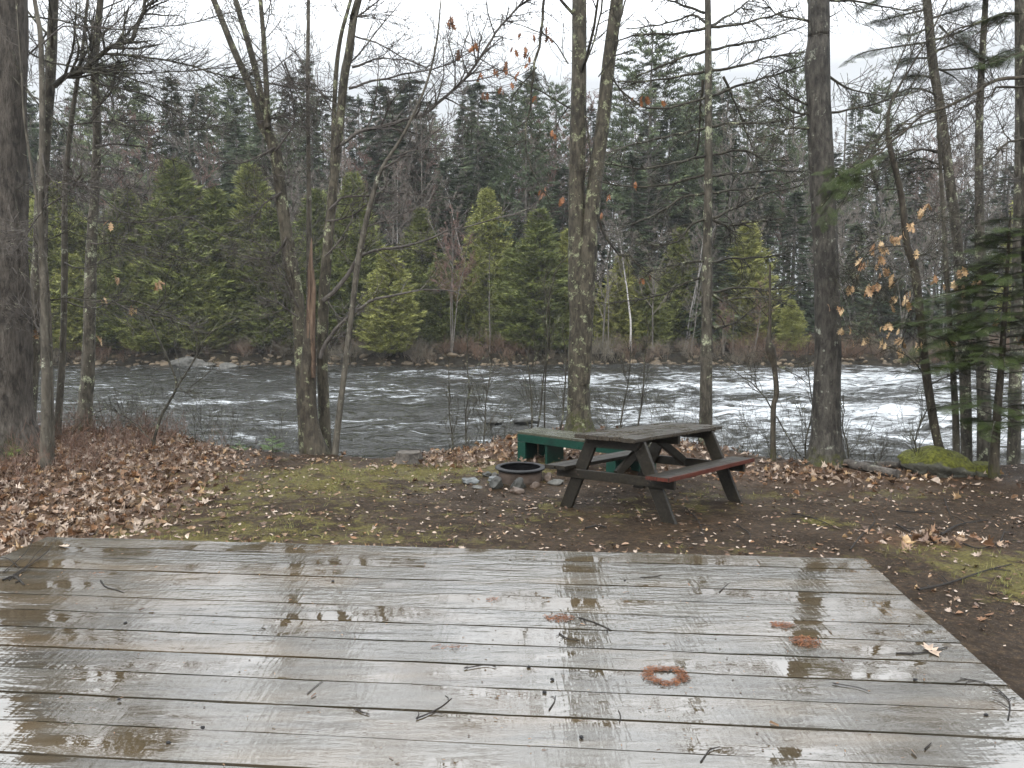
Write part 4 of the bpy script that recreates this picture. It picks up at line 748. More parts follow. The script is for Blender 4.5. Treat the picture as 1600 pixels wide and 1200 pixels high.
# -- 10 big dark trunk
Y = 10.1; pix = fix([(1291, 745, 56), (1291, 700, 46), (1291, 640, 42), (1293, 549, 38), (1292, 440, 37), (1289, 371, 36), (1283, 236, 36), (1279, 150, 35), (1277, 95, 37), (1279, 60, 31), (1279, 0, 30)], Y)
t, og = tree_thing('maple_tree', 'thick straight dark trunk standing right of the picnic table', 'tree', pix, Y, GT)
b = MB(); Q = trunk_tube(b, pix, Y, og, 40, .06, .085, .5, ext=8); link('trunk', b.mesh('trunk', bark('dark_maple_bark', (0.017, 0.015, 0.012), (0.105, 0.095, 0.079), (0.24, 0.25, 0.20), .6, (0.06, 0.06, 0.012), rid=1.3, vs=.3), True), t)
b = Br(t, MAT['twig']); crown_above(b, Q, og, 14, 2.4)
for q in ([(1265, 33), (1240, 26), (1215, 14), (1190, -5)], [(1292, 0), (1330, 5), (1365, 15), (1415, 17), (1450, 10)], [(1265, 178), (1240, 172), (1220, 160), (1195, 148)], [(1298, 176), (1350, 165), (1400, 150), (1455, 137)], [(1266, 165), (1240, 155), (1210, 130)], [(1296, 120), (1330, 140), (1380, 148)], [(1270, 200), (1230, 205), (1200, 225)]): limb(b, q, Y, og, 4, 1.3, tw=12, L=.5)
rest(b, t)
# -- foliage spray template (fir / hemlock)
def fir_template(n=11):
    V = []; Fc = []
    def needle(p, d, w_=.016, L=.075):
        p = np.array(p); d = unit(np.array(d)); s = unit(np.cross(d, [0, 0, 1])); k = len(V); V.extend([p - s * w_ / 2, p + s * w_ / 2, p + d * L]); Fc.append([k, k + 1, k + 2])
    def twl(p, d, L):
        d = unit(np.array(d)); s = unit(np.cross(d, [0, 0, 1])); m = max(3, int(L / .042))
        for i in range(m):
            q = np.array(p) + d * L * i / m
            for sg in (-1, 1): needle(q, d * .7 + s * sg * .8 + np.array([0, 0, R.gauss(0, .15)]))
        needle(np.array(p) + d * L, d)
    twl((0, 0, 0), (1, 0, 0), 1.0)
    for i in range(n):
        t_ = .08 + .85 * i / n
        for sg in (-1, 1): twl((t_, 0, 0), (.75, sg * .8, -.08), (1 - t_) * .45 + .08)
    return np.array(V), np.array(Fc)
FIR_V, FIR_F = fir_template()
def bough(bb, fb, P, r0, og, w_=.5, n=9, droop=.15, t0=.25, k=5):
    """a woody branch along world points P with flat sprays"""
    Q = spline(np.hstack([np.asarray(P), np.linspace(r0, .003, len(P))[:, None]]), .08); tube(bb, Q[:, :3] - og, Q[:, 3], k); m = len(Q); D = []; PP = []; SC = []
    for i in range(n):
        t_ = t0 + (1 - t0) * (i + .5) / n; j = min(int(t_ * (m - 1)), m - 2); d = unit(Q[j + 1, :3] - Q[j, :3]); s = unit(np.cross(d, UP))
        for sg in (-1, 1): D.append(d * .8 + s * sg * .8 - UP * droop * R.uniform(.3, 1.6)); PP.append(Q[j, :3] - og); SC.append(w_ * (1.15 - .55 * t_) * R.uniform(.7, 1.2))
    D.append(Q[-1, :3] - Q[-2, :3]); PP.append(Q[-1, :3] - og); SC.append(w_ * .6)
    fb.inst(FIR_V, FIR_F, frames_up(np.array(D), .45) * np.array(SC)[:, None, None], np.array(PP))
# -- 11 leaning mossy trunk at right
Y = 9.7; pix = fix([(1480, 752, 17), (1472, 715, 14), (1462, 674, 13), (1448, 589, 13), (1438, 498, 12), (1428, 414, 12), (1418, 388, 10), (1408, 304, 9), (1392, 236, 8), (1387, 202, 6), (1392, 160, 4), (1420, 110, 3), (1450, 60, 2.5), (1480, 0, 2)], Y)
t, og = tree_thing('young_oak_tree', 'leaning dark trunk rising from the mossy boulder, tan dead leaves on its twigs', 'tree', pix, Y, GT)
b = MB(); Q = trunk_tube(b, pix, Y, og, 14, .08, .12, .3, ext=1); link('trunk', b.mesh('trunk', MAT['bark_brown'], True), t)
b = Br(t, MAT['twig']); LF = [(1396, 367), (1406, 370), (1382, 377), (1384, 390), (1366, 389), (1349, 406), (1376, 405), (1384, 420), (1396, 435), (1374, 441), (1329, 449), (1352, 452), (1397, 467), (1414, 470), (1317, 482), (1319, 512), (1387, 512), (1379, 531), (1354, 529), (1409, 531), (1411, 547), (1436, 535), (1476, 534), (1434, 392), (1461, 435), (1499, 420), (1489, 442), (1497, 446), (1527, 437), (1554, 502), (1450, 320), (1437, 328), (1424, 352), (1400, 375), (1345, 410), (1358, 448), (1420, 460), (1390, 508), (1508, 455), (1595, 524)]
for q in ([(1405, 296), (1385, 293), (1360, 288), (1338, 284)], [(1413, 356), (1440, 345), (1465, 332), (1478, 324)], [(1412, 358), (1385, 368), (1350, 395), (1325, 425)], [(1416, 385), (1385, 385), (1360, 400), (1335, 430)], [(1372, 456), (1345, 460), (1316, 459)], [(1428, 420), (1400, 438), (1372, 456)], [(1436, 490), (1405, 480), (1375, 458)], [(1372, 456), (1360, 490), (1348, 520)], [(1450, 598), (1430, 570), (1400, 545), (1355, 530), (1325, 505)], [(1432, 440), (1460, 430), (1500, 415), (1530, 430)], [(1440, 520), (1480, 530), (1520, 500), (1560, 500)], [(1387, 205), (1365, 225), (1342, 250)], [(1425, 400), (1450, 395), (1475, 375)], [(1455, 600), (1480, 590), (1520, 575)], [(1430, 470), (1415, 530), (1410, 545)]): limb(b, q, Y - .2, og, 2.4, 1, tw=9, L=.35)
for q in ([(1342, 245), (1375, 190), (1405, 130), (1440, 60), (1465, -10)], [(1350, 255), (1390, 190), (1420, 140), (1450, 95), (1500, 20)], [(1380, 160), (1400, 100), (1430, 50), (1450, -5)], [(1355, 250), (1400, 200), (1440, 175), (1500, 150)]): limb(b, q, Y - .3, og, 2.2, 1.4, tw=8, L=.4)
rest(b, t)
b = MB(); hang(b, LF, Y - .2, .105, n=3, org=og); hang(b, [(x_ + R.gauss(0, 12), y_ + R.gauss(0, 10)) for x_, y_ in LF[:26:2]], Y, .10, n=1, org=og); link('leaves', b.mesh('leaves', MAT['hanging']), t)
# -- 12 slim upright and the spruce behind it
Y = 9.9; pix = fix([(1495, 750, 11), (1493, 650, 10), (1489, 582, 9), (1480, 447, 8), (1477, 388, 7), (1472, 304, 6), (1468, 236, 5), (1466, 200, 4)], Y)
t, og = tree_thing('sapling', 'thin straight grey stem just right of the leaning dark trunk', 'sapling', pix, Y, 'saplings on the near bank')
b = MB(); Q = trunk_tube(b, pix, Y, og, 10, .1, .1, .3, ext=1.5); link('trunk', b.mesh('trunk', MAT['bark_smooth'], True), t)
b = Br(t, MAT['twig_grey']); limb(b, [(1468, 228), (1500, 212), (1525, 190), (1545, 150), (1552, 138)], Y, og, 2.4, 1, tw=6); limb(b, [(1470, 284), (1520, 275), (1600, 282)], Y, og, 2, 1, tw=10); limb(b, [(1466, 236), (1430, 232), (1390, 245), (1345, 250)], Y, og, 2.5, 1, tw=8); twigs(b, Q, og, 18, .6, 2, t0=.35); rest(b, t)
Y = 11.4; pix = fix([(1512, 735, 18), (1508, 600, 16), (1500, 450, 15), (1495, 371, 15), (1482, 270, 14), (1472, 186, 13.5), (1458, 101, 13), (1448, 0, 12)], Y)
t, og = tree_thing('spruce_tree', 'lichened spruce leaning left at upper right with green boughs against the sky', 'tree', pix, Y, GT)
b = MB(); Q = trunk_tube(b, pix, Y, og, 16, .1, .12, .4, ext=6); link('trunk', b.mesh('trunk', MAT['bark_grey'], True), t)
bb = Br(t, MAT['twig']); fb = MB()
for q, n_, w_ in (([(1450, 66), (1400, 73), (1350, 82), (1322, 98)], 6, .32), ([(1446, 15), (1405, 25), (1370, 35)], 6, .35), ([(1455, 90), (1425, 92), (1400, 100)], 5, .35), ([(1462, 62), (1500, 50), (1540, 32), (1600, 22)], 7, .34), ([(1462, 80), (1500, 68), (1530, 85), (1560, 95)], 6, .4), ([(1466, 125), (1440, 118), (1410, 122)], 5, .32), ([(1470, 150), (1430, 138), (1390, 150), (1340, 165)], 6, .3), ([(1470, 110), (1520, 105), (1560, 85), (1600, 70)], 6, .34), ([(1450, 30), (1490, 18), (1530, 5)], 6, .36), ([(1445, -20), (1400, -15), (1350, 10)], 7, .4), ([(1450, -30), (1500, -30), (1560, -10)], 7, .4), ([(1475, 180), (1450, 190), (1400, 205), (1350, 215)], 6, .3), ([(1448, 45), (1420, 55), (1390, 50)], 5, .3), ([(1460, 105), (1490, 120), (1510, 140)], 5, .3), ([(1468, 40), (1490, 60), (1520, 70)], 5, .3), ([(1475, 240), (1440, 232), (1400, 243), (1360, 258)], 0, 0), ([(1485, 262), (1440, 262), (1400, 275)], 0, 0), ([(1475, 258), (1430, 248), (1380, 262), (1340, 280)], 0, 0)):
    P = path(q, Y, R.uniform(-1.5, .6)); n_ = int(n_ * 1.5)
    if n_: bough(bb, fb, P, .018, og, w_, n_)
    else: limb(bb, q, Y, og, 3.4, 1.2, tw=10, L=.35, up=-.03)
for i in range(16): a = R.random() * 6.28; z_ = 6.5 + R.random() * 4.5; p = np.array([Q[-1, 0] * .8 + 1, Y, z_]) ; j = int(np.argmin(np.abs(Q[:, 2] - z_))); p = Q[j, :3]; d = np.array([math.cos(a), math.sin(a), -.1]); bough(bb, fb, [p, p + d * .8, p + d * 1.6 - UP * .25], .015, og, .45, 8)
twigs(bb, Q, og, 30, .9, 2, t0=.3, flat=.3); rest(bb, t); link('foliage', fb.mesh('foliage', MAT['fir']), t)
# -- 14 right edge hemlock with long limb and hanging bough in front of the big trunk
Y = 9.2; pix = fix([(1622, 770, 30), (1618, 600, 28), (1612, 400, 25), (1606, 150, 22), (1603, 0, 18)], Y)
t, og = tree_thing('hemlock_tree', 'hemlock at the right picture edge sending a long drooping limb left', 'tree', pix, Y, GT)
b = MB(); Q = trunk_tube(b, pix, Y, og, 18, .1, .12, .4, ext=5); link('trunk', b.mesh('trunk', MAT['bark_grey'], True), t)
bb = Br(t, MAT['bark_brown']); fb = MB()
Q1 = limb(bb, [(1605, 120), (1570, 128), (1540, 135), (1510, 148), (1480, 162), (1440, 182), (1400, 215), (1365, 245), (1330, 262)], 9.0, og, 6, 2, tw=16, L=.4, k=7)
for q, n_, w_ in (([(1380, 235), (1345, 255), (1310, 275), (1280, 300)], 8, .28), ([(1360, 250), (1325, 275), (1300, 310), (1290, 345)], 8, .26), ([(1340, 262), (1310, 290), (1275, 330), (1250, 345)], 7, .24), ([(1350, 260), (1330, 270), (1310, 262), (1285, 268)], 6, .22), ([(1345, 262), (1320, 310), (1305, 335)], 6, .22)): bough(bb, fb, path(q, 8.9, R.uniform(-.3, .1)), .008, og, w_, n_, .3, .1)
limb(bb, [(1605, 135), (1560, 138), (1550, 148), (1520, 160), (1480, 178), (1450, 185)], 9.1, og, 4, 1.2, tw=10); limb(bb, [(1610, 215), (1580, 225), (1555, 242)], 9.1, og, 4, 3, tw=3); limb(bb, [(1606, 20), (1570, 22), (1545, 28), (1500, 45), (1470, 62)], 9.3, og, 5, 2, tw=6)
for q, n_, w_ in (([(1600, 80), (1570, 90), (1540, 100)], 5, .32), ([(1606, 20), (1570, 22), (1540, 30)], 6, .3)): bough(bb, fb, path(q, 9.2, -.2), .01, og, w_, n_)
rest(bb, t); link('foliage', fb.mesh('foliage', MAT['fir']), t)
# -- 13 fir sapling and trunks at right
Y = 9.3; pix = fix([(1552, 758, 15), (1558, 650, 12), (1566, 549, 9), (1573, 430, 6), (1577, 360, 3.5), (1579, 330, 2)], Y)
t, og = tree_thing('fir_tree', 'young dark green fir with layered flat boughs at the right edge', 'tree', pix, Y, GT)
b = MB(); Q = trunk_tube(b, pix, Y, og, 12, .08, .1, .3); link('trunk', b.mesh('trunk', MAT['bark_brown'], True), t)
bb = Br(t, MAT['twig']); fb = MB(); zt = Q[-1, 2]
for k in range(92):
    f_ = (k + .5) / 92; z_ = .35 + (zt - .45) * f_ ** .9
    if .85 < z_ < 1.05: continue
    j = int(np.argmin(np.abs(Q[:, 2] - z_))); p = Q[j, :3]; a = k * 2.4 + R.gauss(0, .3); L_ = (1.15 * (1 - f_) ** .75 + .18) * R.uniform(.65, 1.1) * (.75 if z_ < .9 else 1.05); d = np.array([math.cos(a), math.sin(a), .12])
    bough(bb, fb, [p, p + d * L_ * .5, p + d * L_ - UP * .16 * L_], .008, og, .30, max(3, int(L_ * 8)), .1, .2)
for q in ([(1560, 440), (1500, 455), (1440, 470), (1425, 478)], [(1560, 480), (1500, 490), (1450, 500), (1395, 505)], [(1560, 530), (1500, 540), (1455, 560)], [(1562, 500), (1510, 515), (1440, 545)], [(1560, 460), (1520, 500), (1450, 520)]): bough(bb, fb, path(q, Y, -.2), .01, og, .3, 8, .15, .2)
rest(bb, t); link('foliage', fb.mesh('foliage', MAT['fir']), t)
for lb, pix, Y in (('brown lichened trunk behind the young fir, left of the right edge pair', [(1540, 740, 24), (1538, 650, 20), (1536, 560, 18), (1532, 420, 15), (1530, 200, 11), (1540, 0, 8)], 11.2), ('lichen speckled trunk behind the young fir, nearest the right edge', [(1582, 735, 20), (1585, 640, 18), (1588, 540, 17), (1590, 380, 14), (1592, 200, 11), (1590, 0, 8)], 11.6)):
    pix = fix(pix, Y); t, og = tree_thing('maple_tree', lb, 'tree', pix, Y, GT); b = MB(); Q = trunk_tube(b, pix, Y, og, 16, .12, .12, .4, ext=4); link('trunk', b.mesh('trunk', MAT['bark_grey'], True), t); b = Br(t, MAT['twig_grey']); twigs(b, Q, og, 40, 1.0, 2, t0=.3); rest(b, t)
# -- fir seedlings
for px, py, Y, h, lb in ((372, 700, 10.9, .20, 'tiny bright green fir seedling, left of the dark boulder'), (425, 700, 10.7, .33, 'bright green fir seedling in front of the dark boulder'), (22, 690, 9.8, .22, 'green fir seedling at the foot of the left edge trunk')):
    x = W(px, py, Y)[0]; og = np.array([x, Y, gz(x, Y)]); t = thing('fir_seedling', lb, 'seedling', tuple(og), 'fir seedlings'); b = MB(); tube(b, [(0, 0, 0), (.005, 0, h * .5), (0, .004, h)], [.006, .004, .002], 5); link('stem', b.mesh('stem', MAT['twig']), t)
    fb = MB(); D, PP, SC = [], [], []
    for k in range(16): a = k * 2.4; f_ = (k + .5) / 16; D.append([math.cos(a), math.sin(a), .25]); PP.append([0, 0, h * (.12 + .85 * f_)]); SC.append(h * .75 * (1.1 - f_))
    fb.inst(FIR_V, FIR_F, frames_up(np.array(D), .15) * np.array(SC)[:, None, None], np.array(PP)); link('foliage', fb.mesh('foliage', MAT['young_fir']), t)
# -- thin bank saplings and shrubs
GS = 'thin saplings along the waterline'
for lb, q, Y in (('thin dark sapling, leftmost of three left of the fire ring', [(712, 712), (702, 650), (704, 560)], 11.6), ('thin forked sapling, middle of three left of the fire ring', [(731, 712), (731, 640), (732, 582), (728, 520)], 11.6), ('thin sapling, right of three left of the fire ring', [(753, 712), (758, 660), (763, 600), (766, 560)], 11.7),
                ('tall whip sapling curving up to the left side of the double trunk', [(835, 690), (847, 600), (856, 525), (856, 464), (864, 440), (874, 415), (884, 397)], 12.2), ('straight whip sapling beside the curving one, left of the double trunk', [(851, 690), (852, 582), (854, 481), (851, 420)], 12.3), ('dark stem nearly touching the double trunk on its left', [(868, 690), (883, 623), (884, 549), (880, 500)], 12.2), ('short leaning sapling, leftmost by the green bench', [(832, 690), (824, 569), (822, 532)], 12.0),
                ('thin sapling behind the tabletop, left of two', [(969, 680), (979, 600), (985, 540)], 12.4), ('thin sapling behind the tabletop, right of two', [(992, 680), (1009, 559), (1013, 500)], 12.5), ('multi stemmed dark shrub against the big dark trunk left side', [(1258, 740), (1266, 640), (1262, 560)], 10.4), ('spindly stem just right of the big dark trunk', [(1322, 745), (1324, 690), (1316, 640)], 10.1), ('spindly sapling between the big dark trunk and the mossy boulder', [(1440, 752), (1430, 690), (1448, 630)], 9.6)):
    q = [(a + R.gauss(0, 2.5), c, 0) for a, c in [(q[0][0], q[0][1])] + [((q[i][0] + q[i + 1][0]) / 2, (q[i][1] + q[i + 1][1]) / 2) if h_ else (q[i + 1][0], q[i + 1][1]) for i in range(len(q) - 1) for h_ in (1, 0)]]; pix = fix([(a, c, 3.0 - 2.0 * i / len(q)) for i, (a, c, _) in enumerate(q)], Y); t, og = tree_thing('bank_sapling', lb, 'sapling', pix, Y, GS); b = MB(); Q = trunk_tube(b, pix, Y, og, 6, .1, .06, .1); link('stem', b.mesh('stem', MAT['twig']), t); b = Br(t, MAT['twig']); twigs(b, Q, og, 16, .45, 1, up=.12, t0=.1, ang=.6); rest(b, t)
GH = 'leafless shrubs along the waterline'; SH = [(170, 11.6, 'in the gap right of the lichen spotted trunk'), (215, 11.8, 'left of the crooked black sapling'), (300, 11.4, 'above the pale waterline boulder'), (345, 11.3, 'between the pale boulder and the seedlings'), (440, 11, 'left of the snag foot'), (785, 12.2, 'behind the fire ring'), (960, 12.8, 'right of the double trunk foot'), (1040, 12.2, 'behind the tabletop'), (1075, 11.8, 'left of the dead limbed spruce foot'), (1140, 11.3, 'right of the dead limbed spruce foot'), (1180, 10.9, 'left of the burl sapling foot'), (1235, 10.5, 'between the burl sapling and the big trunk'), (1345, 10.2, 'behind the fallen logs'), (1385, 10.1, 'behind the logs near the mossy boulder'), (1530, 10.4, 'behind the young fir foot')]
for px, Y, wh in SH:
    x = (px - 800) / F * Y; og = np.array([x, Y, gz(x, Y) - .02]); o = MB()
    for k in range(9): grow(o, np.array([R.gauss(0, .12), R.gauss(0, .08), 0]), np.array([R.gauss(0, .45), R.gauss(0, .3), 1]), .5 + .45 * R.random(), .0045, 2, .05, .25, (4, 3), .65, .0017)
    q = link('shrub', o.mesh('shrub', MAT['twig']), None, tuple(og)); tag(q, 'leafless twiggy shrub ' + wh, 'shrub', GH)
# ------------------------------------------------------------------ far wood: one mesh set per kind, copied
def frond(kind):
    V = []; Fc = []
    def tri(a, b_, c): k = len(V); V.extend([a, b_, c]); Fc.append([k, k + 1, k + 2])
    if kind == 'spruce':
        for i in range(7):
            t_ = i / 7; l_ = .42 * (1 - t_) + .1
            for sg in (-1, 1): a = np.array([t_, 0, 0]); d = unit(np.array([.7, sg, -.35 + R.gauss(0, .15)])) * l_ * R.uniform(.8, 1.3); tri(a - [.085, 0, 0], a + [.085, 0, 0.01], a + d)
        tri(np.array([.6, -.04, 0]), np.array([.6, .04, 0]), np.array([1.1, 0, -.04]))
    elif kind == 'cedar':
        for i in range(12):
            a = np.array([R.random() * .5, R.gauss(0, .12), R.gauss(0, .08)]); d = unit(np.array([.7, R.gauss(0, .7), R.gauss(.15, .4)])) * (.3 + .35 * R.random()); s = unit(np.cross(d, vrand())) * .062; tri(a - s, a + s, a + d)
    else:
        for i in range(13):
            a = np.array([R.random() * .7, 0, 0]); d = unit(np.array([.45, R.gauss(0, .8), R.gauss(.35, .5)])) * (.22 + .2 * R.random()); s = unit(np.cross(d, vrand())) * .05; tri(a - s, a + s, a + d)
    return np.array(V), np.array(Fc)
def conifer(kind, h, wd, seed, lo=.05, dens=1.0):
    global R; R = random.Random(seed); tv, tf = frond(kind); tb = MB(); n = 14; pts = [np.array([.04 * h * .2 * nz(i * .4, seed), .04 * h * .2 * nz(i * .4, seed, 5), h * i / n]) for i in range(n + 1)]; r0 = h * .0095 + .03
    tube(tb, pts, np.linspace(r0, .015, n + 1), 7); D, PP, SC = [], [], []
    if kind == 'cedar': nb = int(1150 * dens)
    elif kind == 'spruce': nb = int(370 * dens)
    else: nb = int(185 * dens)
    for k in range(nb):
        f_ = (k + R.random()) / nb; f_ = lo + (1 - lo) * (f_ ** (1.15 if kind != 'pine' else .9)); z_ = h * f_; g_ = (1 - f_) / (1 - lo)
        if kind == 'spruce': L_ = wd * (g_ ** .8) * R.uniform(.55, 1.12) + .10; a = k * 2.4 + R.gauss(0, .3); d = np.array([math.cos(a), math.sin(a), .15 - .45 * g_]); step = .38
        elif kind == 'cedar': a = R.random() * 6.28; L_ = wd * min(1, (g_ * 1.5) ** .7) * R.uniform(.35, 1.15) * (.8 + .35 * nz(math.cos(a) * 1.5, math.sin(a) * 1.5, z_ * .5 + seed)) * (1 - .25 * max(0, (g_ - .85) / .15)) + .10; d = np.array([math.cos(a), math.sin(a), .35]); step = .36
        else: L_ = wd * (.35 + .9 * g_ ** .6 * min(1, (1 - g_) * 3 + .4)) * R.uniform(.5, 1.15); a = (k // 5) * 1.1 + (k % 5) * 1.256 + R.gauss(0, .2); z_ = h * (lo + (1 - lo) * ((k // 5 + .5) / (nb / 5))) + R.gauss(0, .1); z_ = min(z_, h * .995); g_ = 1 - (z_ / h - lo) / (1 - lo); L_ = wd * (.15 + .95 * g_ ** .7) * R.uniform(.6, 1.15); d = np.array([math.cos(a), math.sin(a), .22]); step = .30
        d = unit(d); p0_ = np.array([0, 0, z_]); 
        if L_ > .5: tube(tb, [p0_, p0_ + d * L_ * .9], [.012 + .01 * g_, .006], 3)
        m = max(1, int(L_ / step)); s = np.array([-d[1], d[0], 0])
        for i in range(m):
            q = (i + .6) / m
            if q < (.25 if kind != 'pine' else .42) and L_ > .8: continue
            c_ = 1 if (kind == 'spruce' and q > .85) else 2
            for sg in range(c_ + (kind == 'pine')):
                D.append(d + s * R.uniform(-.9, .9) + UP * ((-.35 if kind == 'spruce' else .35) * R.random())); PP.append(p0_ + d * L_ * q + vrand() * .05 - UP * (.1 * L_ * q * q if kind == 'spruce' else 0)); SC.append({'spruce': .52, 'cedar': .44, 'pine': .62}[kind] * R.uniform(.6, 1.2))
    for i in range(3): D.append(np.array([R.gauss(0, .15), R.gauss(0, .15), 1])); PP.append(np.array([0, 0, h * (.97 + .01 * i)])); SC.append(.5)
    fb = MB(); Fm = frames_up(np.array(D), .5) if kind != 'cedar' else frames(np.array(D)); fb.inst(tv, tf, Fm * np.array(SC)[:, None, None], np.array(PP))
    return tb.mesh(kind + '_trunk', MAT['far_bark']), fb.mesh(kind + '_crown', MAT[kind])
def bare(h, seed, tm, cm_, spread=.55, lean=.03, n=16, lo=.3, stems=1):
    global R; R = random.Random(seed); tb, cb = MB(), MB()
    for s_ in range(stems):
        d = unit(np.array([R.gauss(0, lean + .08 * (stems > 1)), R.gauss(0, lean + .08 * (stems > 1)), 1])); p = np.array([R.gauss(0, .15) * (stems > 1), R.gauss(0, .15) * (stems > 1), 0]); pts = [p]; hh = h * R.uniform(.8, 1)
        for i in range(12): d = unit(d + vrand() * .045 + UP * .03); pts.append(pts[-1] + d * hh / 12)
        r0 = (.006 * h + .025) * (.7 if stems > 1 else 1); rad = np.linspace(r0, .010, 13); tube(tb, pts, rad, 6)
        for k in range(n):
            f_ = lo + (1 - lo) * (k + R.random()) / n; i = min(int(f_ * 12), 11); p = pts[i] + (pts[i + 1] - pts[i]) * (f_ * 12 - i); a = k * 2.4; grow(cb, p, np.array([math.cos(a) * spread * 1.3, math.sin(a) * spread * 1.3, .75]), h * .24 * (1.25 - f_) * R.uniform(.7, 1.3) + .3, rad[i] * .5, 3, .07, .16, (5, 4, 4), .7, .0085)
    return tb.mesh('bare_trunk', tm), cb.mesh('bare_crown', cm_)
def dead(h, seed):
    global R; R = random.Random(seed); tb, cb = MB(), MB(); pts = [np.array([.1 * nz(i * .3, seed), 0, h * i / 10]) for i in range(11)]; tube(tb, pts, np.linspace(.10, .03, 11), 6)
    for k in range(60): z_ = h * (.1 + .88 * R.random()); a = R.random() * 6.28; grow(cb, np.array([0, 0, z_]), np.array([math.cos(a), math.sin(a), -.1]), .5 + .7 * R.random(), .008, 1, -.03, .2, (4,), .8, .004)
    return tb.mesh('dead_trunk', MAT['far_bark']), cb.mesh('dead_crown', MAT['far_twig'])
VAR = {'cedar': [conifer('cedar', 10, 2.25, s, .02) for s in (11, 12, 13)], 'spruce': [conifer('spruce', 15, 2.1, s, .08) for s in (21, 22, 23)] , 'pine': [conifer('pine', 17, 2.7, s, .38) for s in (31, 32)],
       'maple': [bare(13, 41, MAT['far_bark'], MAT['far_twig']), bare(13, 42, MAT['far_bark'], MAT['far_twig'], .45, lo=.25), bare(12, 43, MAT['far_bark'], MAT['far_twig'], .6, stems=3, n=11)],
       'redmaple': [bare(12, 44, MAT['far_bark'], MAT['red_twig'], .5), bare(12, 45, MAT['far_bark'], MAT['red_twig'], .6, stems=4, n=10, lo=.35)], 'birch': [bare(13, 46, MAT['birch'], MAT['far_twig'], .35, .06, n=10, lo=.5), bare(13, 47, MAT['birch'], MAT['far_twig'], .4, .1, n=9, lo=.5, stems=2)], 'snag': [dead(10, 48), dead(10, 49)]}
H0 = {'cedar': 10, 'spruce': 15, 'pine': 17, 'maple': 13, 'redmaple': 12, 'birch': 13, 'snag': 10}; W0 = {'cedar': 1.85, 'spruce': 2.0, 'pine': 2.6}
R = random.Random(99); FAR = []
def far(kind, px, top, Y, wpx=None, var=None):
    x = (px - 800) / F * Y; z0 = gz(x, Y) - .1; zt = W(px, top, Y)[2]; s = (zt - z0) / H0[kind]; sx = s if wpx is None or kind not in W0 else (wpx * 1.32 / 2 / F * Y) / W0[kind]
    FAR.append([kind, px, Y, x, z0, s, min(max(sx, s * .55), s * 1.6), var])
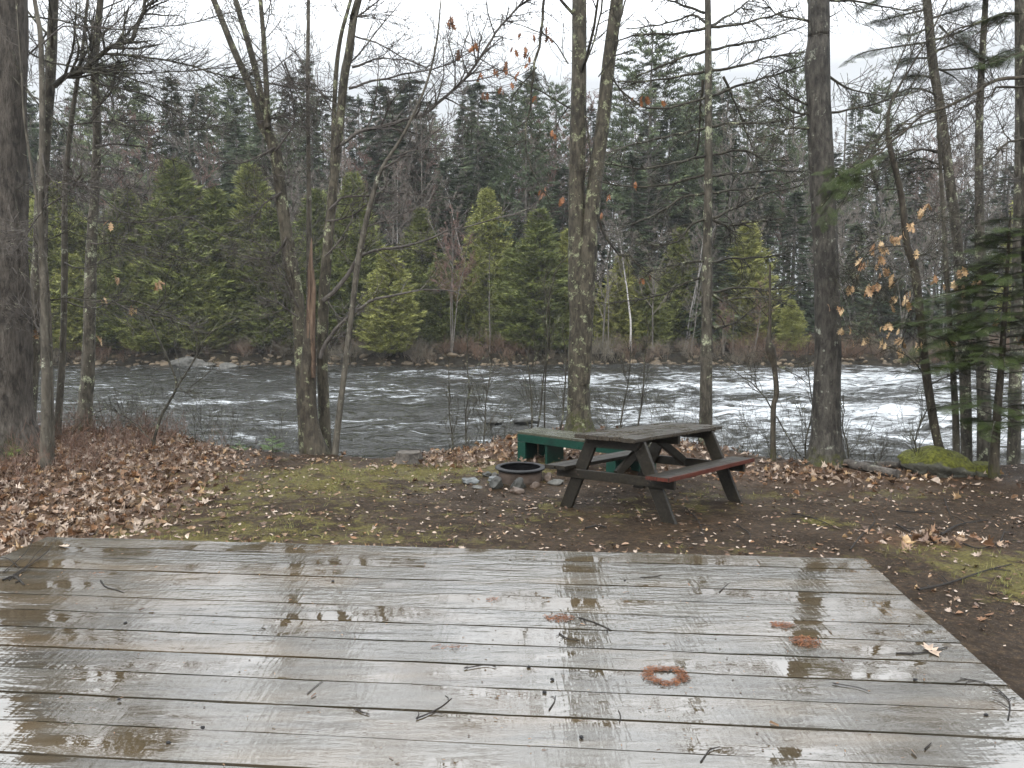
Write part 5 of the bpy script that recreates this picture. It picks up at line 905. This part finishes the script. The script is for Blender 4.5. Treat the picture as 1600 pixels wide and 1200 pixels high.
for a in [('cedar', 500, 300, 48.5, 90), ('cedar', 320, 390, 46.6, 95), ('cedar', 120, 400, 46.8, 100), ('cedar', 430, 330, 47.6, 95), ('cedar', 690, 400, 50, 80), ('cedar', 890, 360, 49, 80), ('cedar', 1010, 420, 49, 70), ('cedar', 60, 360, 47.4, 110), ('cedar', 250, 320, 48.5, 100), ('cedar', 285, 255, 47.5, 125), ('cedar', 610, 388, 45.9, 105), ('cedar', 842, 330, 47.2, 95), ('cedar', 556, 275, 49, 90), ('cedar', 400, 262, 49, 105), ('cedar', 95, 290, 48, 130), ('cedar', 205, 300, 47.5, 110), ('cedar', 762, 300, 51, 80), ('cedar', 30, 270, 50, 120), ('cedar', 345, 300, 48, 100), ('cedar', 455, 380, 50, 90), ('cedar', 660, 330, 52, 80), ('cedar', 240, 380, 46.6, 100), ('cedar', 150, 350, 49, 100), ('cedar', 1165, 350, 49.5, 80), ('cedar', 970, 400, 49, 60), ('cedar', 520, 330, 51, 80), ('cedar', 1235, 470, 47.3, 60), ('cedar', 800, 390, 48.8, 70), ('cedar', 1060, 360, 51, 70),
          ('spruce', 645, 125, 55, 120), ('spruce', 600, 135, 56, 100), ('spruce', 725, 165, 56, 62), ('pine', 800, 148, 55, 90), ('spruce', 235, 135, 58, 70), ('spruce', 490, 95, 62, 60), ('spruce', 322, 145, 57, 80), ('spruce', 290, 150, 60, 50), ('pine', 195, 100, 56, 130), ('pine', 1010, 55, 54, 150), ('pine', 1090, 105, 57, 110), ('pine', 1228, 85, 56, 80), ('pine', 1360, 130, 58, 70), ('spruce', 1322, 150, 60, 50), ('pine', 866, 135, 59, 80), ('spruce', 420, 165, 55, 70), ('spruce', 380, 190, 52, 70), ('pine', 1160, 130, 60, 80), ('spruce', 1040, 170, 53, 90), ('spruce', 920, 170, 58, 70), ('spruce', 1235, 300, 49.5, 80), ('spruce', 1180, 250, 53, 80), ('spruce', 60, 160, 57, 90), ('spruce', 110, 190, 54, 80), ('spruce', 700, 250, 52, 70), ('spruce', 1290, 240, 56, 80), ('spruce', 1420, 250, 57, 80), ('spruce', 1500, 300, 50, 80), ('spruce', 1560, 260, 55, 90), ('spruce', 760, 215, 60, 60), ('spruce', 985, 240, 50.5, 80), ('spruce', 1110, 290, 49.5, 80), ('spruce', 880, 260, 51, 80), ('spruce', 1330, 350, 49, 70),
          ('redmaple', 705, 330, 46.5, None, 1), ('birch', 632, 205, 50.5), ('birch', 985, 300, 47), ('birch', 1335, 330, 49), ('birch', 1070, 280, 50), ('birch', 1530, 260, 49), ('redmaple', 262, 150, 52), ('redmaple', 300, 190, 50), ('redmaple', 640, 170, 54), ('maple', 200, 220, 47), ('maple', 700, 180, 57), ('maple', 500, 200, 52), ('snag', 765, 395, 46.8), ('snag', 950, 420, 46.7), ('birch', 755, 270, 52), ('maple', 940, 330, 46.8), ('maple', 1400, 260, 48), ('maple', 1450, 230, 51), ('maple', 1500, 200, 53), ('maple', 1560, 190, 52), ('maple', 1350, 280, 52), ('maple', 1290, 300, 48), ('maple', 1200, 280, 50), ('maple', 1145, 250, 52), ('redmaple', 1180, 420, 46.4), ('redmaple', 1300, 440, 46.6), ('redmaple', 1130, 460, 46.3), ('maple', 1020, 340, 47.5), ('maple', 1080, 400, 46.7), ('maple', 850, 220, 53), ('birch', 1440, 330, 48), ('birch', 1478, 330, 50), ('birch', 530, 260, 53), ('maple', 440, 240, 50), ('maple', 600, 230, 51), ('snag', 1145, 480, 46.4), ('snag', 205, 430, 46.4)]:
    far(*a[:4], wpx=a[4] if len(a) > 4 else None, var=a[5] if len(a) > 5 else None)
for i in range(195):
    px = -120 + 1840 * (i + R.random()) / 195; Y = 52 + 28 * R.random(); k = R.choices(('spruce', 'pine', 'maple', 'maple', 'birch', 'redmaple', 'snag'), (2.6, 2.0, 3.8, 2.8, 2.5, 1.5, .9))[0]
    if px > 1120 and k in ('spruce', 'pine') and R.random() < .6: k = R.choice(('maple', 'birch', 'maple', 'redmaple'))
    far(k, px, (112 if px < 1250 else 160) + 100 * R.random() + 10 * (px > 1400), Y)
for px, kd in ((-90, 'cedar'), (-40, 'spruce'), (-150, 'pine'), (1640, 'spruce'), (1690, 'maple'), (1740, 'cedar'), (1620, 'cedar')): far(kd, px, 230, 49 + 4 * R.random())
LM = [(-50, 'behind the left edge trunk'), (85, 'seen past the twin saplings'), (150, 'behind the lichen spotted left trunk'), (230, 'above the crooked black sapling'), (310, 'above the far grey boulders'), (400, 'left of the forked maple'), (480, 'behind the snag and forked maple'), (560, 'just right of the snag'), (640, 'above the cut stump'), (720, 'left of the fire ring'), (810, 'above the fire ring'), (905, 'behind the double trunk'), (1000, 'right of the double trunk'), (1100, 'behind the dead limbed spruce'), (1200, 'above the burl sapling'), (1290, 'behind the thick dark trunk'), (1370, 'right of the thick dark trunk'), (1460, 'above the mossy boulder'), (1550, 'behind the young fir'), (1650, 'at the far right edge')]
KD = {'cedar': ('cedar_tree', 'bushy yellow green cedar', 'tree'), 'spruce': ('spruce_tree', 'dark pointed spruce', 'tree'), 'pine': ('pine_tree', 'tall feathery pine', 'tree'), 'maple': ('bare_tree', 'bare grey tree', 'tree'), 'redmaple': ('red_maple_tree', 'reddish twigged tree', 'tree'), 'birch': ('birch_tree', 'white stemmed birch', 'tree'), 'snag': ('dead_tree', 'dead bristly trunk', 'dead tree')}
ORD = ['first', 'second', 'third', 'fourth', 'fifth', 'sixth', 'seventh', 'eighth', 'ninth']
cell = {}
for a in FAR: cell.setdefault((a[0], min(range(len(LM)), key=lambda i: abs(LM[i][0] - a[1]))), []).append(a)
for (kd, li), lst in cell.items():
    lst.sort(key=lambda a: a[1])
    for i, a in enumerate(lst):
        nm, ds, ct = KD[kd]; where = LM[li][1]
        lab = f'{ds} across the river, {where}' if len(lst) == 1 else (f'{("left", "right")[i]} {ds} of two across the river, {where}' if len(lst) == 2 else f'{ORD[i]} {ds} from left across the river, {where}')
        t = thing(nm, lab, ct, (a[3], a[2], a[4]), {'tree': 'trees of the far bank wood', 'dead tree': 'trees of the far bank wood'}[ct])
        tm, cm_ = VAR[kd][a[7] if a[7] is not None else int(abs(a[1]) * 7.3) % len(VAR[kd])]
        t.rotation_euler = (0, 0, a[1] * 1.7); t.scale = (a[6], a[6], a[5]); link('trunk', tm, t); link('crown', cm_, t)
# far brush: uncountable
b = MB(); R = random.Random(5); protos = []
for k in range(6):
    o = MB()
    for j in range(16): grow(o, np.array([R.gauss(0, .25), R.gauss(0, .2), 0]), np.array([R.gauss(0, .5), R.gauss(0, .4), 1]), .8 + .9 * R.random(), .009, 2, .06, .25, (4, 3), .6, .0055)
    protos.append((np.concatenate(o.v), np.concatenate(o.f)))
for k, (tv, tf) in enumerate(protos):
    N = 85; x = rng.uniform(-36, 36, N); y = 45.5 + rng.exponential(1.8, N); z = np.array([gz(a, c) - .05 for a, c in zip(x, y)]); an = rng.uniform(0, 6.28, N); s = rng.uniform(.3, .85, N)
    M = np.zeros((N, 3, 3)); M[:, 0, 0] = np.cos(an) * s; M[:, 0, 1] = -np.sin(an) * s; M[:, 1, 0] = np.sin(an) * s; M[:, 1, 1] = np.cos(an) * s; M[:, 2, 2] = s; b.inst(tv, tf, M, np.stack([x, y, z], 1))
m_ = NT('far_brush_stem'); m_.set(color=m_.mix(m_.rng(m_.noise(.25, 3), .42, .58), m_.ramp(m_.island(), [(0, (.06, .036, .024)), (1, (.15, .09, .055))]), m_.ramp(m_.island(), [(0, (.07, .06, .045)), (1, (.16, .14, .10))])), rough=.7)
tag(link('far_underbrush', b.mesh('far_underbrush', m_.m)), 'russet and grey leafless brush along the far bank', 'underbrush', kind='stuff')
# ------------------------------------------------------------------ things lying on the platform and ground
MAT['wet_twig'] = bark('wet_dark_twig', (0.006, 0.005, 0.004), (0.028, 0.022, 0.018), rid=0.3)
def lay(px, py, lift=.0015):
    p = on_plane(px, py, DECK_Z); p[2] += lift; return p
def twig_on(pix, r, label, k=0, zf=lay, name='twig', n=0, L=.1):
    P = np.array([zf(*p) for p in pix]); P[:, 2] += r * .6; og = P[0].copy(); b = MB(); Q = spline(np.hstack([P - og, np.linspace(r, r * .5, len(P))[:, None]]), .02); tube(b, Q[:, :3], Q[:, 3], 5)
    for _ in range(n):
        j = R.randrange(len(Q) - 1); d = unit(Q[j + 1, :3] - Q[j, :3]); s = np.cross(d, UP) * R.choice((-1, 1)); e = Q[j, :3] + (d * .6 + s * .7) * L * R.uniform(.4, 1.1); tube(b, [Q[j, :3], (Q[j, :3] + e) / 2 + d * .008, e], [r * .6, r * .5, r * .4], 4)
    tag(link(name, b.mesh(name, MAT['wet_twig']), None, tuple(og)), label, 'twig', 'twigs lying on the platform' if zf is lay else 'sticks lying on the ground')
for pix, r, lb, n, L in (([(157, 908), (165, 918), (180, 922), (194, 927)], .004, 'short curved twig near the platform left end', 1, .03), ([(650, 1124), (670, 1116), (690, 1105), (706, 1092)], .003, 'forked dark twig near the platform bottom centre', 4, .07), ([(556, 1108), (566, 1114), (577, 1117)], .003, 'short twig left of the forked one', 0, .1), ([(1124, 926), (1132, 918), (1141, 911)], .003, 'small V shaped twig near the far edge', 2, .05), ([(905, 966), (930, 974), (955, 985)], .0035, 'branching twig right of the left needle clump', 4, .07), ([(874, 990), (885, 998), (905, 1002)], .003, 'bent twig below the branching twig', 2, .04),
                         ([(1400, 1022), (1440, 1021), (1480, 1012)], .004, 'long flat dark stick near the right edge', 2, .06), ([(1000, 903), (1020, 902), (1034, 899)], .003, 'short straight twig by the far edge, centre', 2, .04), ([(1575, 1125), (1578, 1105), (1572, 1090), (1545, 1070), (1500, 1060)], .003, 'twig with a knob at the right edge of the platform', 6, .08), ([(858, 1110), (866, 1098), (868, 1088)], .0028, 'tiny standing twig left of the big needle clump', 1, .03), ([(968, 1128), (970, 1120), (966, 1110)], .0025, 'tiny curved twig below the big needle clump', 0, .03), ([(5, 908), (22, 902), (38, 915)], .007, 'lichen covered stick end at the left edge', 1, .05), ([(1095, 1192), (1110, 1172), (1125, 1168)], .003, 'curved twig at the bottom edge, right of centre', 0, .03), ([(1445, 1172), (1455, 1162)], .003, 'small twig bit near the bottom right', 0, .03), ([(725, 1045), (760, 1040), (775, 1044)], .0025, 'thin twig caught along a seam, centre', 2, .03), ([(480, 1085), (495, 1072), (505, 1064)], .002, 'hair thin twig left of centre', 0, .03), ([(1300, 1068), (1340, 1075), (1360, 1082)], .002, 'hair thin twig right of the needle clumps', 1, .03)):
    twig_on(pix, r, lb, n=n, L=L)
og = lay(12, 912); b = MB()
for q in ([(12, 906), (40, 890), (60, 870), (90, 848)], [(14, 908), (50, 885), (75, 868), (95, 845)], [(5, 895), (30, 878), (48, 860), (55, 840)], [(20, 900), (60, 878), (80, 865)], [(30, 888), (10, 876), (-20, 880)]):
    P = np.array([lay(*p_, .004 + .012 * i) for i, p_ in enumerate(q)]) - og; Q = spline(np.hstack([P, np.linspace(.0032, .0015, len(P))[:, None]]), .02); tube(b, Q[:, :3], Q[:, 3], 4)
tag(link('fallen_branch', b.mesh('fallen_branch', MAT['wet_twig']), None, tuple(og)), 'bushy fallen branch at the far left corner of the platform', 'branch')
# small dark crumbs
CW = ['left, sixth board from the far edge', 'far left, lower third', 'left, lower third, second from the left', 'centre, left of two by the big needle clump', 'centre, just left of the big needle clump', 'bottom, right of centre', 'below the pair left of the big needle clump', 'right, on the board with the largest puddle', 'bottom left', 'right edge, beside the knobbed twig', 'near the far edge, left of centre', 'near the far edge, right of centre']
for i, (px, py) in enumerate([(196, 974), (186, 1094), (317, 1138), (826, 1043), (863, 1063), (908, 1153), (851, 1083), (1430, 1063), (263, 1162), (1540, 1118), (520, 909), (976, 908)]):
    p = lay(px, py, .004); o = link('cone_scale', rock_mesh('cone_scale', .009, .007, .005, MAT['iron'], 60 + i, sub=2), None, tuple(p)); tag(o, 'tiny dark crumb on the boards, ' + CW[i], 'crumb', 'dark crumbs on the platform')
GN = 'clumps of rusty needles on the platform'
for px, py, w_, h_, n_, ring, lb in ((1040, 1057, 72, 30, 1100, True, 'largest ring shaped clump of rusty needles'), (1258, 1004, 46, 17, 460, False, 'rusty needle clump below the rightmost small one'), (1222, 978, 36, 10, 300, False, 'small rusty needle clump near the fourth seam right'), (874, 967, 46, 12, 340, False, 'rusty needle clump left of the branching twig'), (769, 938, 18, 8, 60, False, 'small rusty needle clump left of centre'), (150, 897, 24, 3, 30, False, 'thin reddish needle streak at far left'), (700, 1012, 60, 5, 70, False, 'sparse needles along a seam left of centre')):
    c = lay(px, py); b = MB(); a1 = lay(px + w_ / 2, py)[0] - c[0]; a2 = lay(px, py - h_ / 2)[1] - c[1]; th = rng.uniform(0, 6.28, n_); rr = rng.uniform(.45, 1.0, n_) ** .8 if ring else np.sqrt(rng.uniform(0, 1, n_)); rr = rr * (1 + .05 * np.sin(3 * th) + .06 * np.sin(5 * th + px))
    P = np.stack([a1 * rr * np.cos(th), a2 * rr * np.sin(th), rng.uniform(0, .006, n_) + .002], 1) + rng.normal(0, .004, (n_, 3)) * [1, 1, 0]; d = np.stack([rng.normal(size=n_), rng.normal(size=n_), rng.normal(0, .15, n_)], 1)
    b.inst([(-.5, -.055, 0), (.5, -.04, .02), (.5, .045, .02), (-.5, .05, 0.03)], [[0, 1, 2, 3]], frames_up(d, .6) * rng.uniform(.008, .020, n_)[:, None, None], P); tag(link('needle_clump', b.mesh('needle_clump', MAT['needle_pile']), None, tuple(c)), lb, 'needle clump', GN)
for px, py, lb in ((100, 855, 'brown curled leaf by the far left corner'), (1455, 1018, 'pale curled leaf near the right platform edge')):
    b = MB(); scatter_leaves(b, np.array([[0, 0, .006]]), .09, .1, ('oak',), .6); tag(link('fallen_leaf', b.mesh('fallen_leaf', MAT['litter']), None, tuple(lay(px, py))), lb, 'leaf', 'leaves on the platform')
def on_ground(px, py, lift=.012):
    lo, hi = 3.0, 14.0
    for _ in range(40):
        m = (lo + hi) / 2; p = W(px, py, m)
        if p[2] > gz(p[0], m): lo = m
        else: hi = m
    p = W(px, py, lo); p[2] = gz(p[0], lo) + lift; return p
for pix, r, lb, n, L in (([(1328, 862), (1345, 840), (1366, 818), (1360, 800)], .006, 'pale curved stick right of the table', 2, .1), ([(1470, 838), (1500, 822), (1545, 815)], .009, 'bent pale branch above the leaf pile', 3, .2), ([(1475, 780), (1482, 800), (1490, 815)], .006, 'pale upright twig above the leaf pile', 1, .08), ([(1400, 822), (1430, 838), (1450, 850), (1490, 848)], .008, 'dark forked branch beside the leaf pile', 4, .2), ([(1435, 925), (1480, 915), (1540, 895), (1580, 885)], .008, 'long dark stick right of the platform corner', 4, .2), ([(1400, 800), (1430, 803), (1460, 802)], .008, 'short black stick right of the table', 1, .1), ([(1237, 805), (1270, 812), (1300, 824)], .007, 'thin dark stick near the green moss patch', 2, .1), ([(1150, 822), (1170, 835), (1172, 845)], .006, 'pale crooked twig below the table right leg', 1, .08), ([(1070, 795), (1090, 815), (1100, 840)], .007, 'root like stick below the table', 3, .15), ([(1500, 850), (1530, 860), (1560, 850), (1570, 830)], .007, 'curved branch at the right of the leaf pile', 3, .15), ([(915, 828), (935, 824), (948, 827)], .010, 'black charred stick below the table left leg', 0, .1), ([(636, 774), (650, 774), (662, 775)], .008, 'short dark stick on the grass left of the ring', 0, .1), ([(400, 763), (410, 758), (420, 750)], .005, 'short pale stick on the grass', 0, .1)):
    twig_on(pix, r, lb, zf=on_ground, name='stick', n=n, L=L)
# crumbs of bark and single needles sprinkled on the boards
N = 900; a = rng.uniform(.05, DW - .05, N); c = rng.uniform(.03, 3.9, N); P = dl[None] + a[:, None] * du + c[:, None] * dn; P[:, 2] = DECK_Z + .003; b = MB(); d = np.stack([rng.normal(size=N), rng.normal(size=N), rng.normal(0, .1, N)], 1)
b.inst([(-.5, -.12, 0), (.5, -.05, .05), (.4, .12, .1), (-.4, .10, .15)], [[0, 1, 2, 3]], frames_up(d, .3) * (rng.uniform(.006, .016, N) * (1 + 1.2 * (rng.uniform(0, 1, N) < .06)))[:, None, None], P)
tag(link('bark_crumbs', b.mesh('bark_crumbs', MAT['debris'])), 'tiny needles and bark crumbs sprinkled over the wet boards', 'forest debris', kind='stuff')
# ------------------------------------------------------------------ drizzle haze
b = MB(); x0, x1, y0, y1, z0, z1 = -410, 410, -45, 710, -6, 60
b.add([(x0, y0, z0), (x1, y0, z0), (x1, y1, z0), (x0, y1, z0), (x0, y0, z1), (x1, y0, z1), (x1, y1, z1), (x0, y1, z1)], [[0, 3, 2, 1], [4, 5, 6, 7], [0, 1, 5, 4], [1, 2, 6, 5], [2, 3, 7, 6], [3, 0, 4, 7]])
hm = bpy.data.materials.new('drizzle_haze'); hm.use_nodes = True; hn = hm.node_tree; hn.nodes.clear(); ho = hn.nodes.new('ShaderNodeOutputMaterial'); hv = hn.nodes.new('ShaderNodeVolumePrincipled')
hv.inputs['Color'].default_value = (0.9, 0.93, 0.95, 1); hv.inputs['Density'].default_value = 0.00055; hv.inputs['Anisotropy'].default_value = 0.2; hn.links.new(hv.outputs[0], ho.inputs['Volume'])
o = link('haze', b.mesh('haze', hm)); tag(o, 'thin pale drizzle haze over the river and far wood', 'haze', kind='stuff')
